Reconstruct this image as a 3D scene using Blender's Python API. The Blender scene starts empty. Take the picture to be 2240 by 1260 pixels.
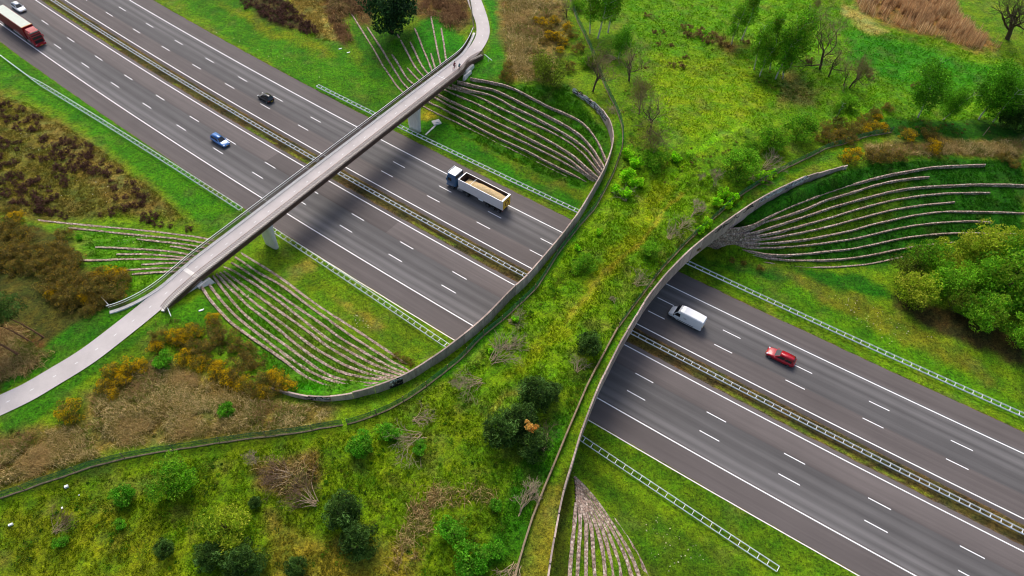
import bpy, bmesh, math, random
import numpy as np
from mathutils import Vector, Matrix
S = bpy.context.scene
rad = math.radians

# ---------------------------------------------------------------- camera
CAM_H, CAM_F, CAM_PITCH, CAM_ROLL = 89.752, 1489.976, 0.879226, 0.038901
cp, sp = math.cos(CAM_PITCH), math.sin(CAM_PITCH)
FW = np.array([0, cp, -sp]); RT = np.array([1.0, 0, 0]); UP = np.cross(RT, FW)
R2 = math.cos(CAM_ROLL) * RT + math.sin(CAM_ROLL) * UP
U2 = -math.sin(CAM_ROLL) * RT + math.cos(CAM_ROLL) * UP
EYE = np.array([0, 0, CAM_H])
cam = bpy.data.objects.new("camera", bpy.data.cameras.new("camera"))
S.collection.objects.link(cam)
m = Matrix.Identity(4)
for i in range(3):
    m[i][0], m[i][1], m[i][2], m[i][3] = R2[i], U2[i], -FW[i], EYE[i]
cam.matrix_world = m
cam.data.sensor_width = 36; cam.data.lens = CAM_F / 2240 * 36
cam.data.clip_start = 1; cam.data.clip_end = 3000
S.camera = cam

# ---------------------------------------------------------------- light
SUN_EL, SUN_AZ = rad(50), rad(101)          # azimuth measured from +X towards +Y
sd = Vector((math.cos(SUN_EL) * math.cos(SUN_AZ), math.cos(SUN_EL) * math.sin(SUN_AZ), math.sin(SUN_EL)))
w = bpy.data.worlds.new("World"); S.world = w; w.use_nodes = True
nt = w.node_tree; bg = nt.nodes["Background"]
sky = nt.nodes.new("ShaderNodeTexSky"); sky.sky_type = 'NISHITA'; sky.sun_disc = False
sky.sun_elevation = SUN_EL; sky.sun_rotation = math.pi / 2 - SUN_AZ
sky.air_density = 1.0; sky.dust_density = 4.0; sky.ozone_density = 1.0
nt.links.new(sky.outputs[0], bg.inputs[0]); bg.inputs[1].default_value = 0.15
sl = bpy.data.lights.new("sun", 'SUN'); sl.energy = 1.75; sl.angle = rad(26); sl.color = (1, 0.95, 0.87)
so_ = bpy.data.objects.new("sun", sl); S.collection.objects.link(so_)
so_.rotation_euler = sd.to_track_quat('Z', 'Y').to_euler()
S.view_settings.view_transform = 'Standard'; S.view_settings.look = 'None'
S.view_settings.exposure = 0.2; S.view_settings.gamma = 1.0
S.cycles.filter_width = 1.05; S.cycles.max_bounces = 5; S.cycles.diffuse_bounces = 2; S.cycles.glossy_bounces = 2
S.cycles.transmission_bounces = 2; S.cycles.transparent_max_bounces = 10

# ---------------------------------------------------------------- helpers
COL = S.collection
def at(px, py, z=0.0):
    """point of the place at height z seen at photograph pixel (px, py)"""
    px = np.asarray(px, float); py = np.asarray(py, float)
    d = FW * CAM_F + (px[..., None] - 1120) * R2 - (py[..., None] - 630) * U2
    return EYE + d * ((np.asarray(z, float) - CAM_H) / d[..., 2])[..., None]
def pix(q):
    d = np.asarray(q, float) - EYE; z = d @ FW
    return 1120 + CAM_F * (d @ R2) / z, 630 - CAM_F * (d @ U2) / z

def lin(c):
    c = np.asarray(c, float) / 255
    return np.where(c <= 0.04045, c / 12.92, ((c + 0.055) / 1.055) ** 2.4)
def vnoise(x, y, sc, seed=0):
    x = np.asarray(x, float) / sc; y = np.asarray(y, float) / sc
    xi = np.floor(x).astype(np.int64); yi = np.floor(y).astype(np.int64)
    fx = x - xi; fy = y - yi; fx = fx * fx * (3 - 2 * fx); fy = fy * fy * (3 - 2 * fy)
    def h(a, b):
        n = (a * 374761393 + b * 668265263 + seed * 1442695041) & 0xffffffff
        n = ((n ^ (n >> 13)) * 1274126177) & 0xffffffff
        return ((n ^ (n >> 16)) & 0xffff) / 65535.0
    return (h(xi, yi) * (1 - fx) + h(xi + 1, yi) * fx) * (1 - fy) + (h(xi, yi + 1) * (1 - fx) + h(xi + 1, yi + 1) * fx) * fy
def fbm(x, y, sc, seed=0, oct=4, g=0.55):
    t = 0; a = 1; n = 0
    for i in range(oct):
        t = t + a * vnoise(x, y, sc / 2 ** i, seed + i * 17); n += a; a *= g
    return t / n
def inpoly(px, py, poly):
    px = np.asarray(px); py = np.asarray(py); r = np.zeros(px.shape, bool); n = len(poly)
    for i in range(n):
        x1, y1 = poly[i]; x2, y2 = poly[(i + 1) % n]
        if y1 == y2: continue
        c = ((y1 > py) != (y2 > py)) & (px < (x2 - x1) * (py - y1) / (y2 - y1) + x1); r ^= c
    return r
def segdist(px, py, pts, closed=False):
    px = np.asarray(px, float); py = np.asarray(py, float)
    d = np.full(px.shape, 1e9); n = len(pts)
    for i in range(n if closed else n - 1):
        x1, y1 = pts[i][:2]; x2, y2 = pts[(i + 1) % n][:2]
        vx, vy = x2 - x1, y2 - y1; L = vx * vx + vy * vy + 1e-12
        t = np.clip(((px - x1) * vx + (py - y1) * vy) / L, 0, 1)
        d = np.minimum(d, np.hypot(px - x1 - t * vx, py - y1 - t * vy))
    return d
def resample(pts, step):
    pts = np.asarray(pts, float); d = np.r_[0, np.cumsum(np.linalg.norm(np.diff(pts, axis=0), axis=1))]
    n = max(2, int(round(d[-1] / step)) + 1); s = np.linspace(0, d[-1], n)
    return np.stack([np.interp(s, d, pts[:, k]) for k in range(pts.shape[1])], -1)
def smooth(pts, n=3):
    pts = np.asarray(pts, float).copy()
    for _ in range(n):
        pts[1:-1] = 0.25 * pts[:-2] + 0.5 * pts[1:-1] + 0.25 * pts[2:]
    return pts

def arr_mesh(name, v, f, cols=None, uv=None, smooth_=False):
    """mesh from a vertex array and ONE face array (n,3) or (n,4), fast"""
    me = bpy.data.meshes.new(name); v = np.asarray(v, np.float32); f = np.asarray(f, np.int32)
    k = f.shape[1]
    me.vertices.add(len(v)); me.vertices.foreach_set("co", v.ravel())
    me.loops.add(f.size); me.loops.foreach_set("vertex_index", f.ravel())
    me.polygons.add(len(f)); me.polygons.foreach_set("loop_start", np.arange(0, f.size, k, dtype=np.int32))
    if cols is not None:
        a = me.color_attributes.new("Col", 'FLOAT_COLOR', 'POINT')
        c = np.ones((len(v), 4), np.float32); c[:, :3] = cols; a.data.foreach_set("color", c.ravel())
    if uv is not None:
        l = me.uv_layers.new(name="UVMap"); l.data.foreach_set("uv", np.asarray(uv, np.float32)[f.ravel()].ravel())
    me.polygons.foreach_set("use_smooth", np.full(len(f), smooth_))
    me.update(calc_edges=True); return me
def link(name, me, mats=None, parent=None, loc=None, rz=0, label=None, cat=None, group=None, kind=None):
    o = bpy.data.objects.new(name, me); COL.objects.link(o)
    if mats is not None and me is not None:
        for mm in (mats if isinstance(mats, (list, tuple)) else [mats]): me.materials.append(mm)
    if parent is not None: o.parent = parent
    if loc is not None: o.location = loc
    if rz: o.rotation_euler = (0, 0, rz)
    tag(o, label, cat, group, kind); return o
def tag(o, label=None, cat=None, group=None, kind=None):
    if label: o["label"] = label
    if cat: o["category"] = cat
    if group: o["group"] = group
    if kind: o["kind"] = kind
def thing(name, label, cat, loc=(0, 0, 0), rz=0, group=None):
    return link(name, None, loc=loc, rz=rz, label=label, cat=cat, group=group)
class MB:
    """collects polygons for one mesh"""
    def __init__(s): s.v = []; s.f = []; s.mi = []
    def add(s, vs, fs, mi=0):
        b = len(s.v); s.v += [tuple(float(c) for c in q) for q in vs]
        s.f += [tuple(b + i for i in q) for q in fs]; s.mi += [mi] * len(fs)
    def box(s, c, d, rz=0, mi=0, taper=1.0):
        x, y, z = [a / 2 for a in d]; cr, sr = math.cos(rz), math.sin(rz); vs = []
        for dz, t in ((-z, 1), (z, taper)):
            for dx, dy in ((-x, -y), (x, -y), (x, y), (-x, y)):
                dx *= t; dy *= t
                vs.append((c[0] + dx * cr - dy * sr, c[1] + dx * sr + dy * cr, c[2] + dz))
        s.add(vs, [(3, 2, 1, 0), (4, 5, 6, 7), (0, 1, 5, 4), (1, 2, 6, 5), (2, 3, 7, 6), (3, 0, 4, 7)], mi)
    def tube(s, pts, rs, n=6, mi=0, cap=True):
        pts = [Vector(q) for q in pts]; rs = [rs] * len(pts) if not hasattr(rs, '__len__') else rs
        vs = []; fs = []; up = Vector((0.13, 0.21, 1)).normalized()
        for i, q in enumerate(pts):
            t = (pts[min(i + 1, len(pts) - 1)] - pts[max(i - 1, 0)])
            t = t.normalized() if t.length > 1e-9 else Vector((0, 0, 1))
            a = t.cross(up); a = a.normalized() if a.length > 1e-3 else Vector((1, 0, 0)); b = t.cross(a)
            for j in range(n):
                an = 2 * math.pi * j / n; vs.append(q + (a * math.cos(an) + b * math.sin(an)) * rs[i])
        for i in range(len(pts) - 1):
            for j in range(n):
                fs.append((i * n + j, i * n + (j + 1) % n, (i + 1) * n + (j + 1) % n, (i + 1) * n + j))
        if cap: fs += [tuple(range(n))[::-1], tuple((len(pts) - 1) * n + j for j in range(n))]
        s.add(vs, fs, mi)
    def loft(s, rings, mi=0, cap=True, closed=True):
        n = len(rings[0]); vs = [q for r in rings for q in r]; fs = []
        for i in range(len(rings) - 1):
            for j in range(n if closed else n - 1):
                fs.append((i * n + j, i * n + (j + 1) % n, (i + 1) * n + (j + 1) % n, (i + 1) * n + j))
        if cap and closed: fs += [tuple(range(n))[::-1], tuple((len(rings) - 1) * n + j for j in range(n))]
        s.add(vs, fs, mi)
    def mesh(s, name, smooth_=False):
        me = bpy.data.meshes.new(name); me.from_pydata(s.v, [], s.f)
        me.polygons.foreach_set("material_index", s.mi)
        me.polygons.foreach_set("use_smooth", [smooth_] * len(s.f)); me.update(); return me
    def build(s, name, mats, parent=None, smooth_=False, bevel=0, **kw):
        me = s.mesh(name, smooth_); bm = bmesh.new(); bm.from_mesh(me)
        bmesh.ops.recalc_face_normals(bm, faces=bm.faces)
        if bevel:
            ed = [e for e in bm.edges if len(e.link_faces) == 2 and e.calc_face_angle(0) > 0.6]
            bmesh.ops.bevel(bm, geom=ed, offset=bevel, segments=2, affect='EDGES', profile=0.5)
        bm.to_mesh(me); bm.free()
        return link(name, me, mats, parent, **kw)

# ---------------------------------------------------------------- materials
def mat(name, col, rough=0.7, metal=0.0, var=0.0, vscale=3.0, bump=0.0, bscale=8.0, spec=0.4, coat=0.0, col2=None):
    mt = bpy.data.materials.new(name); mt.use_nodes = True; n = mt.node_tree; b = n.nodes["Principled BSDF"]
    c = tuple(lin(col)) + (1,); b.inputs["Roughness"].default_value = rough; b.inputs["Metallic"].default_value = metal
    b.inputs["Specular IOR Level"].default_value = spec; b.inputs["Coat Weight"].default_value = coat
    b.inputs["Base Color"].default_value = c
    if var or bump or col2:
        tc = n.nodes.new("ShaderNodeTexCoord"); no = n.nodes.new("ShaderNodeTexNoise")
        no.inputs["Scale"].default_value = vscale; no.inputs["Detail"].default_value = 5; no.inputs["Roughness"].default_value = 0.65
        n.links.new(tc.outputs["Object"], no.inputs["Vector"])
        mx = n.nodes.new("ShaderNodeMix"); mx.data_type = 'RGBA'
        ca = np.array(c[:3])
        mx.inputs[6].default_value = tuple(ca * (1 - var)) + (1,)
        mx.inputs[7].default_value = (tuple(lin(col2)) if col2 else tuple(np.minimum(ca * (1 + var), 1))) + (1,)
        rp = n.nodes.new("ShaderNodeMapRange"); rp.inputs[1].default_value = 0.3; rp.inputs[2].default_value = 0.7
        n.links.new(no.outputs["Fac"], rp.inputs[0]); n.links.new(rp.outputs[0], mx.inputs[0])
        n.links.new(mx.outputs[2], b.inputs["Base Color"])
        if bump:
            n2 = n.nodes.new("ShaderNodeTexNoise"); n2.inputs["Scale"].default_value = bscale; n2.inputs["Detail"].default_value = 4
            n.links.new(tc.outputs["Object"], n2.inputs["Vector"])
            bp = n.nodes.new("ShaderNodeBump"); bp.inputs["Strength"].default_value = bump; bp.inputs["Distance"].default_value = 0.1
            n.links.new(n2.outputs["Fac"], bp.inputs["Height"]); n.links.new(bp.outputs[0], b.inputs["Normal"])
    return mt
def nodes_of(name):
    mt = bpy.data.materials.new(name); mt.use_nodes = True; n = mt.node_tree
    return mt, n, n.nodes["Principled BSDF"]
def mathn(n, op, a, b=None, c=None):
    x = n.nodes.new("ShaderNodeMath"); x.operation = op
    for i, q in enumerate((a, b, c)):
        if q is None: continue
        if isinstance(q, (int, float)): x.inputs[i].default_value = q
        else: n.links.new(q, x.inputs[i])
    return x.outputs[0]
def noise(n, vec, scale, detail=4, rough=0.6, dist=0.0):
    x = n.nodes.new("ShaderNodeTexNoise"); x.inputs["Scale"].default_value = scale; x.inputs["Detail"].default_value = detail
    x.inputs["Roughness"].default_value = rough; x.inputs["Distortion"].default_value = dist
    n.links.new(vec, x.inputs["Vector"]); return x.outputs["Fac"]
def remap(n, v, a, b, c=0.0, d=1.0):
    x = n.nodes.new("ShaderNodeMapRange"); n.links.new(v, x.inputs[0])
    for i, q in enumerate((a, b, c, d)): x.inputs[i + 1].default_value = q
    return x.outputs[0]
def mixc(n, f, a, b, mode='MIX'):
    x = n.nodes.new("ShaderNodeMix"); x.data_type = 'RGBA'; x.blend_type = mode
    for i, q in ((0, f), (6, a), (7, b)):
        if isinstance(q, (int, float)): x.inputs[i].default_value = q
        elif isinstance(q, (tuple, list, np.ndarray)): x.inputs[i].default_value = tuple(q)[:3] + (1,)
        else: n.links.new(q, x.inputs[i])
    return x.outputs[2]

def ground_mat():
    mt, n, b = nodes_of("grassland")
    vc = n.nodes.new("ShaderNodeVertexColor"); vc.layer_name = "Col"
    g = n.nodes.new("ShaderNodeNewGeometry"); P = g.outputs["Position"]
    n1 = noise(n, P, 0.35, 3); n2 = noise(n, P, 1.7, 5, 0.7); n3 = noise(n, P, 7.0, 4, 0.75)
    # dry / lush patches
    yel = mixc(n, 1.0, vc.outputs[0], (1.22, 1.06, 0.66), 'MULTIPLY')
    lush = mixc(n, 1.0, vc.outputs[0], (0.66, 0.90, 0.6), 'MULTIPLY')
    c = mixc(n, remap(n, n1, 0.35, 0.65), lush, yel)
    k = remap(n, n2, 0.3, 0.7, 0.42, 1.5)
    k3 = remap(n, n3, 0.28, 0.72, 0.4, 1.6)
    k4 = remap(n, noise(n, P, 3.6, 3, 0.6), 0.34, 0.5, 0.45, 1.0)
    kk = mathn(n, 'MULTIPLY', mathn(n, 'MULTIPLY', mathn(n, 'MULTIPLY', k, k3), k4), 1.28)
    cm = n.nodes.new("ShaderNodeCombineColor")
    for i in range(3): n.links.new(kk, cm.inputs[i])
    c = mixc(n, 1.0, c, cm.outputs[0], 'MULTIPLY')
    n.links.new(c, b.inputs["Base Color"]); b.inputs["Roughness"].default_value = 0.9; b.inputs["Specular IOR Level"].default_value = 0.15
    bp = n.nodes.new("ShaderNodeBump"); bp.inputs["Strength"].default_value = 0.7; bp.inputs["Distance"].default_value = 0.25
    hh = mathn(n, 'ADD', n3, mathn(n, 'MULTIPLY', n2, 1.5)); n.links.new(hh, bp.inputs["Height"]); n.links.new(bp.outputs[0], b.inputs["Normal"])
    return mt
def asphalt_mat():
    """UV = (metres along, metres across); wheel-polished streaks and lane joints belong to the surface"""
    mt, n, b = nodes_of("asphalt")
    uv = n.nodes.new("ShaderNodeUVMap"); sx = n.nodes.new("ShaderNodeSeparateXYZ"); n.links.new(uv.outputs[0], sx.inputs[0])
    s, o = sx.outputs[0], sx.outputs[1]
    tone = [(-8, .095), (-7.6, .125), (-4.2, .118), (-3.6, .12), (-3.3, .19), (-2.7, .125), (-1.9, .205), (-1.1, .115), (-.35, .155), (.1, .12), (.7, .09), (1.6, .15), (2.6, .10), (3.3, .12), (3.6, .10), (4.2, .14),
            (6.8, .165), (8.0, .15), (11.5, .085), (12.0, .10), (12.6, .13), (13.6, .12), (15.2, .125), (15.7, .14), (16.3, .09), (17.4, .13), (18.4, .10), (19.1, .14), (19.5, .16), (20.1, .10), (21.0, .20), (21.9, .105), (22.5, .185), (23.1, .15), (23.8, .12), (26.3, .13), (27, .15)]
    # two ramps (limit of 32 stops)
    def ramp(lst, src):
        r = n.nodes.new("ShaderNodeValToRGB"); n.links.new(src, r.inputs[0]); e = r.color_ramp.elements
        lo, hi = lst[0][0], lst[-1][0]
        e[0].position = 0; e[0].color = (lst[0][1],) * 3 + (1,); e[1].position = 1; e[1].color = (lst[-1][1],) * 3 + (1,)
        for p, v in lst[1:-1]:
            v = .128 + (v - .128) * .78; x = e.new((p - lo) / (hi - lo)); x.color = (v, v, v, 1)
        return r.outputs[0]
    A_ = [t for t in tone if t[0] <= 9]; B_ = [t for t in tone if t[0] >= 11]
    wob = mathn(n, 'MULTIPLY', mathn(n, 'SUBTRACT', noise(n, uv.outputs[0], 0.05, 2), 0.5), 0.5)
    ow = mathn(n, 'ADD', o, wob)
    ca = ramp(A_, remap(n, ow, A_[0][0], A_[-1][0])); cb = ramp(B_, remap(n, ow, B_[0][0], B_[-1][0]))
    base = mixc(n, mathn(n, 'GREATER_THAN', o, 10.0), ca, cb)
    mp = n.nodes.new("ShaderNodeMapping"); mp.inputs["Scale"].default_value = (0.03, 1.1, 1); n.links.new(uv.outputs[0], mp.inputs[0])
    st = noise(n, mp.outputs[0], 1.0, 5, 0.7)
    k = remap(n, st, 0.3, 0.7, 0.84, 1.16)
    fine = remap(n, noise(n, uv.outputs[0], 9.0, 4, 0.8), 0.3, 0.7, 0.86, 1.14)
    big = remap(n, noise(n, uv.outputs[0], 0.12, 3), 0.3, 0.7, 0.93, 1.07)
    kk = mathn(n, 'MULTIPLY', mathn(n, 'MULTIPLY', k, fine), big)
    # a newer strip of surfacing in the fast lane of one carriageway starts and ends square
    inl = mathn(n, 'MULTIPLY', mathn(n, 'GREATER_THAN', o, 3.62), mathn(n, 'LESS_THAN', o, 9.0))
    dark = mathn(n, 'MULTIPLY', inl, mathn(n, 'MULTIPLY', mathn(n, 'GREATER_THAN', s, 70.0), mathn(n, 'LESS_THAN', s, 102.5)))
    kk = mathn(n, 'MULTIPLY', kk, mathn(n, 'SUBTRACT', 1.0, mathn(n, 'MULTIPLY', dark, 0.24)))
    cm = n.nodes.new("ShaderNodeCombineColor")
    for i in range(3): n.links.new(kk, cm.inputs[i])
    c = mixc(n, 1.0, base, cm.outputs[0], 'MULTIPLY')
    # tar joints, darker mends and lighter rubbed patches
    mp2 = n.nodes.new("ShaderNodeMapping"); mp2.inputs["Scale"].default_value = (0.045, 0.3, 1); n.links.new(uv.outputs[0], mp2.inputs[0])
    v2 = n.nodes.new("ShaderNodeTexVoronoi"); v2.inputs["Scale"].default_value = 1.0; n.links.new(mp2.outputs[0], v2.inputs["Vector"])
    vs = n.nodes.new("ShaderNodeSeparateColor"); n.links.new(v2.outputs["Color"], vs.inputs[0])
    kk = mathn(n, 'MULTIPLY', kk, remap(n, vs.outputs[0], 0.0, 1.0, 0.93, 1.05))
    spk = remap(n, noise(n, uv.outputs[0], 2.2, 5, 0.8), 0.66, 0.74, 1.0, 1.35); kk = mathn(n, 'MULTIPLY', kk, spk)
    oil = remap(n, noise(n, mp.outputs[0], 3.0, 4, 0.7), 0.30, 0.40, 0.8, 1.0); kk = mathn(n, 'MULTIPLY', kk, oil)
    # hard shoulders and fast lanes are a redder stone mix
    warm = mathn(n, 'ADD', mathn(n, 'LESS_THAN', o, -3.5), mathn(n, 'MULTIPLY', mathn(n, 'GREATER_THAN', o, 3.6), mathn(n, 'LESS_THAN', o, 16)))
    warm = mathn(n, 'ADD', warm, mathn(n, 'GREATER_THAN', o, 23.2))
    c = mixc(n, 1.0, c, mixc(n, warm, (0.95, 0.90, 0.89), (1.0, 0.86, 0.82)), 'MULTIPLY')
    n.links.new(c, b.inputs["Base Color"]); b.inputs["Roughness"].default_value = 0.8; b.inputs["Specular IOR Level"].default_value = 0.25
    bp = n.nodes.new("ShaderNodeBump"); bp.inputs["Strength"].default_value = 0.15; n.links.new(noise(n, uv.outputs[0], 30, 2), bp.inputs["Height"]); n.links.new(bp.outputs[0], b.inputs["Normal"])
    return mt
def concrete_mat(name, col, stain=0.45, scale=0.5):
    mt, n, b = nodes_of(name); g = n.nodes.new("ShaderNodeNewGeometry"); P = g.outputs["Position"]
    mp = n.nodes.new("ShaderNodeMapping"); mp.inputs["Scale"].default_value = (1, 1, 0.25); n.links.new(P, mp.inputs[0])
    a = remap(n, noise(n, mp.outputs[0], 1.6, 6, 0.75), 0.3, 0.7, 1 - stain, 1.15)
    d = remap(n, noise(n, P, 14, 3, 0.7), 0.2, 0.8, 0.88, 1.1)
    k = mathn(n, 'MULTIPLY', mathn(n, 'MULTIPLY', a, d), remap(n, g.outputs["Random Per Island"], 0, 1, 1 - stain * .7, 1.1)); cm = n.nodes.new("ShaderNodeCombineColor")
    for i in range(3): n.links.new(k, cm.inputs[i])
    c = mixc(n, 1.0, tuple(lin(col)), cm.outputs[0], 'MULTIPLY')
    n.links.new(c, b.inputs["Base Color"]); b.inputs["Roughness"].default_value = 0.85
    bp = n.nodes.new("ShaderNodeBump"); bp.inputs["Strength"].default_value = 0.2; n.links.new(noise(n, P, 9, 4), bp.inputs["Height"]); n.links.new(bp.outputs[0], b.inputs["Normal"])
    return mt
def rubble_mat():
    mt, n, b = nodes_of("rubble"); g = n.nodes.new("ShaderNodeNewGeometry"); P = g.outputs["Position"]
    v = n.nodes.new("ShaderNodeTexVoronoi"); v.inputs["Scale"].default_value = 3.4; n.links.new(P, v.inputs["Vector"])
    hs = n.nodes.new("ShaderNodeSeparateColor"); n.links.new(v.outputs["Color"], hs.inputs[0])
    cr = n.nodes.new("ShaderNodeValToRGB"); n.links.new(hs.outputs[0], cr.inputs[0]); e = cr.color_ramp.elements
    e[0].position = 0; e[0].color = tuple(lin((148, 124, 108))) + (1,); e[1].position = 1; e[1].color = tuple(lin((218, 200, 186))) + (1,)
    for p, c in ((0.3, (170, 144, 128)), (0.55, (186, 160, 146)), (0.8, (176, 158, 142))):
        x = e.new(p); x.color = tuple(lin(c)) + (1,)
    gap = remap(n, v.outputs["Distance"], 0.4, 0.75, 1.0, 0.4)
    big = remap(n, noise(n, P, 0.5, 3), 0.3, 0.7, 0.92, 1.08)
    k = mathn(n, 'MULTIPLY', gap, big); cm = n.nodes.new("ShaderNodeCombineColor")
    for i in range(3): n.links.new(k, cm.inputs[i])
    c = mixc(n, 1.0, cr.outputs[0], cm.outputs[0], 'MULTIPLY')
    moss = remap(n, noise(n, P, 1.1, 5, 0.7), 0.60, 0.70, 0.0, 0.8)
    c = mixc(n, moss, c, tuple(lin((82, 108, 30))))
    n.links.new(c, b.inputs["Base Color"]); b.inputs["Roughness"].default_value = 0.9
    bp = n.nodes.new("ShaderNodeBump"); bp.inputs["Strength"].default_value = 0.45; bp.inputs["Distance"].default_value = 0.1
    n.links.new(mathn(n, 'SUBTRACT', 1.0, v.outputs["Distance"]), bp.inputs["Height"]); n.links.new(bp.outputs[0], b.inputs["Normal"])
    return mt
def foliage_mat():
    mt, n, b = nodes_of("foliage"); vc = n.nodes.new("ShaderNodeVertexColor"); vc.layer_name = "Col"
    n.links.new(vc.outputs[0], b.inputs["Base Color"]); b.inputs["Roughness"].default_value = 0.75; b.inputs["Specular IOR Level"].default_value = 0.15
    tr = n.nodes.new("ShaderNodeBsdfTranslucent"); n.links.new(vc.outputs[0], tr.inputs[0])
    mx = n.nodes.new("ShaderNodeMixShader"); mx.inputs[0].default_value = 0.42
    n.links.new(b.outputs[0], mx.inputs[1]); n.links.new(tr.outputs[0], mx.inputs[2])
    n.links.new(mx.outputs[0], n.nodes["Material Output"].inputs[0]); return mt
def net_mat():
    mt, n, b = nodes_of("green_netting"); b.inputs["Base Color"].default_value = tuple(lin((60, 134, 80))) + (1,); b.inputs["Roughness"].default_value = 0.8
    g = n.nodes.new("ShaderNodeNewGeometry"); k = remap(n, noise(n, g.outputs["Position"], 1.5, 3), 0.3, 0.7, 0.45, 0.8)
    tr = n.nodes.new("ShaderNodeBsdfTransparent"); mx = n.nodes.new("ShaderNodeMixShader"); n.links.new(k, mx.inputs[0])
    n.links.new(tr.outputs[0], mx.inputs[1]); n.links.new(b.outputs[0], mx.inputs[2]); n.links.new(mx.outputs[0], n.nodes["Material Output"].inputs[0]); return mt
def stripe_mat():
    mt, n, b = nodes_of("path_asphalt"); g = n.nodes.new("ShaderNodeNewGeometry"); P = g.outputs["Position"]
    k = mathn(n, 'MULTIPLY', remap(n, noise(n, P, 0.25, 4), 0.3, 0.7, 0.88, 1.1), remap(n, noise(n, P, 12, 3, 0.8), 0.3, 0.7, 0.9, 1.1))
    cm = n.nodes.new("ShaderNodeCombineColor")
    for i in range(3): n.links.new(k, cm.inputs[i])
    n.links.new(mixc(n, 1.0, tuple(lin((194, 186, 183))), cm.outputs[0], 'MULTIPLY'), b.inputs["Base Color"]); b.inputs["Roughness"].default_value = 0.85
    return mt
M = dict(
    net=net_mat(),
    ground=ground_mat(), asphalt=asphalt_mat(), path=stripe_mat(), rubble=rubble_mat(), leaf=foliage_mat(),
    paint=mat("road_paint", (238, 238, 238), 0.6, var=0.1, vscale=4), wall=concrete_mat("weathered_concrete", (204, 180, 166), .5),
    conc=concrete_mat("pale_concrete", (230, 225, 218), 0.18), galv=mat("galvanised_steel", (238, 242, 244), 0.5, 0.0, var=0.08, vscale=2),
    steel=mat("brown_steel", (78, 62, 56), 0.45, 0.3, var=0.2, vscale=1.5), bar=mat("bronze_bars", (122, 102, 92), 0.38, 0.3, var=0.2, vscale=1.2),
    wood=mat("weathered_wood", (142, 124, 98), 0.85, var=0.3, vscale=3, bump=0.3), mesh=mat("green_mesh", (28, 66, 40), 0.8, var=0.2, vscale=2),
    bark=mat("bark", (84, 70, 52), 0.9, var=0.35, vscale=4), birch=mat("birch_bark", (206, 198, 184), 0.8, var=0.35, vscale=5),
    dead=mat("dead_wood", (176, 154, 122), 0.9, var=0.25, vscale=3), rubber=mat("rubber", (22, 22, 24), 0.8), glass=mat("dark_glass", (18, 22, 26), 0.08, spec=0.8),
    white=mat("white_paint", (240, 242, 244), 0.3, coat=0.4), red=mat("red_paint", (176, 8, 34), 0.3, coat=0.5), blue=mat("blue_paint", (74, 128, 196), 0.28, coat=0.5),
    black=mat("black_paint", (20, 20, 22), 0.25, coat=0.6), rim=mat("alloy_rim", (170, 172, 176), 0.35, 0.7), plastic=mat("black_plastic", (28, 28, 30), 0.6),
    lampw=mat("lamp_glass", (226, 230, 236), 0.15, spec=0.7), lampr=mat("red_lamp", (150, 12, 16), 0.25), yellow=mat("yellow_plate", (228, 186, 30), 0.5),
    silver=mat("silver_roof", (170, 176, 182), 0.3, 0.2, coat=0.4), black_gr=mat("black_spray", (30, 28, 30), 0.8), white_gr=mat("white_spray", (214, 214, 216), 0.8),
)
# ---------------------------------------------------------------- the motorway's line: an arc of radius 1872 m
ARC_R, YAW, S0, ARC_X, ARC_Y = 1872.2166, -0.591554, 100.0, 1016.5931, 1638.6968
def SO(x, y):
    dx = np.asarray(x) - ARC_X; dy = np.asarray(y) - ARC_Y
    return S0 + (np.arctan2(dx, -dy) - YAW) * ARC_R, ARC_R - np.hypot(dx, dy)
def XY(s, o):
    t = YAW + (np.asarray(s, float) - S0) / ARC_R
    return ARC_X + (ARC_R - np.asarray(o)) * np.sin(t), ARC_Y - (ARC_R - np.asarray(o)) * np.cos(t)
def heading(s): return YAW + (s - S0) / ARC_R

def crop(ox, oy, sc, *lines):
    return [[(ox + x / sc, oy + y / sc) for x, y in l] for l in lines]
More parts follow.
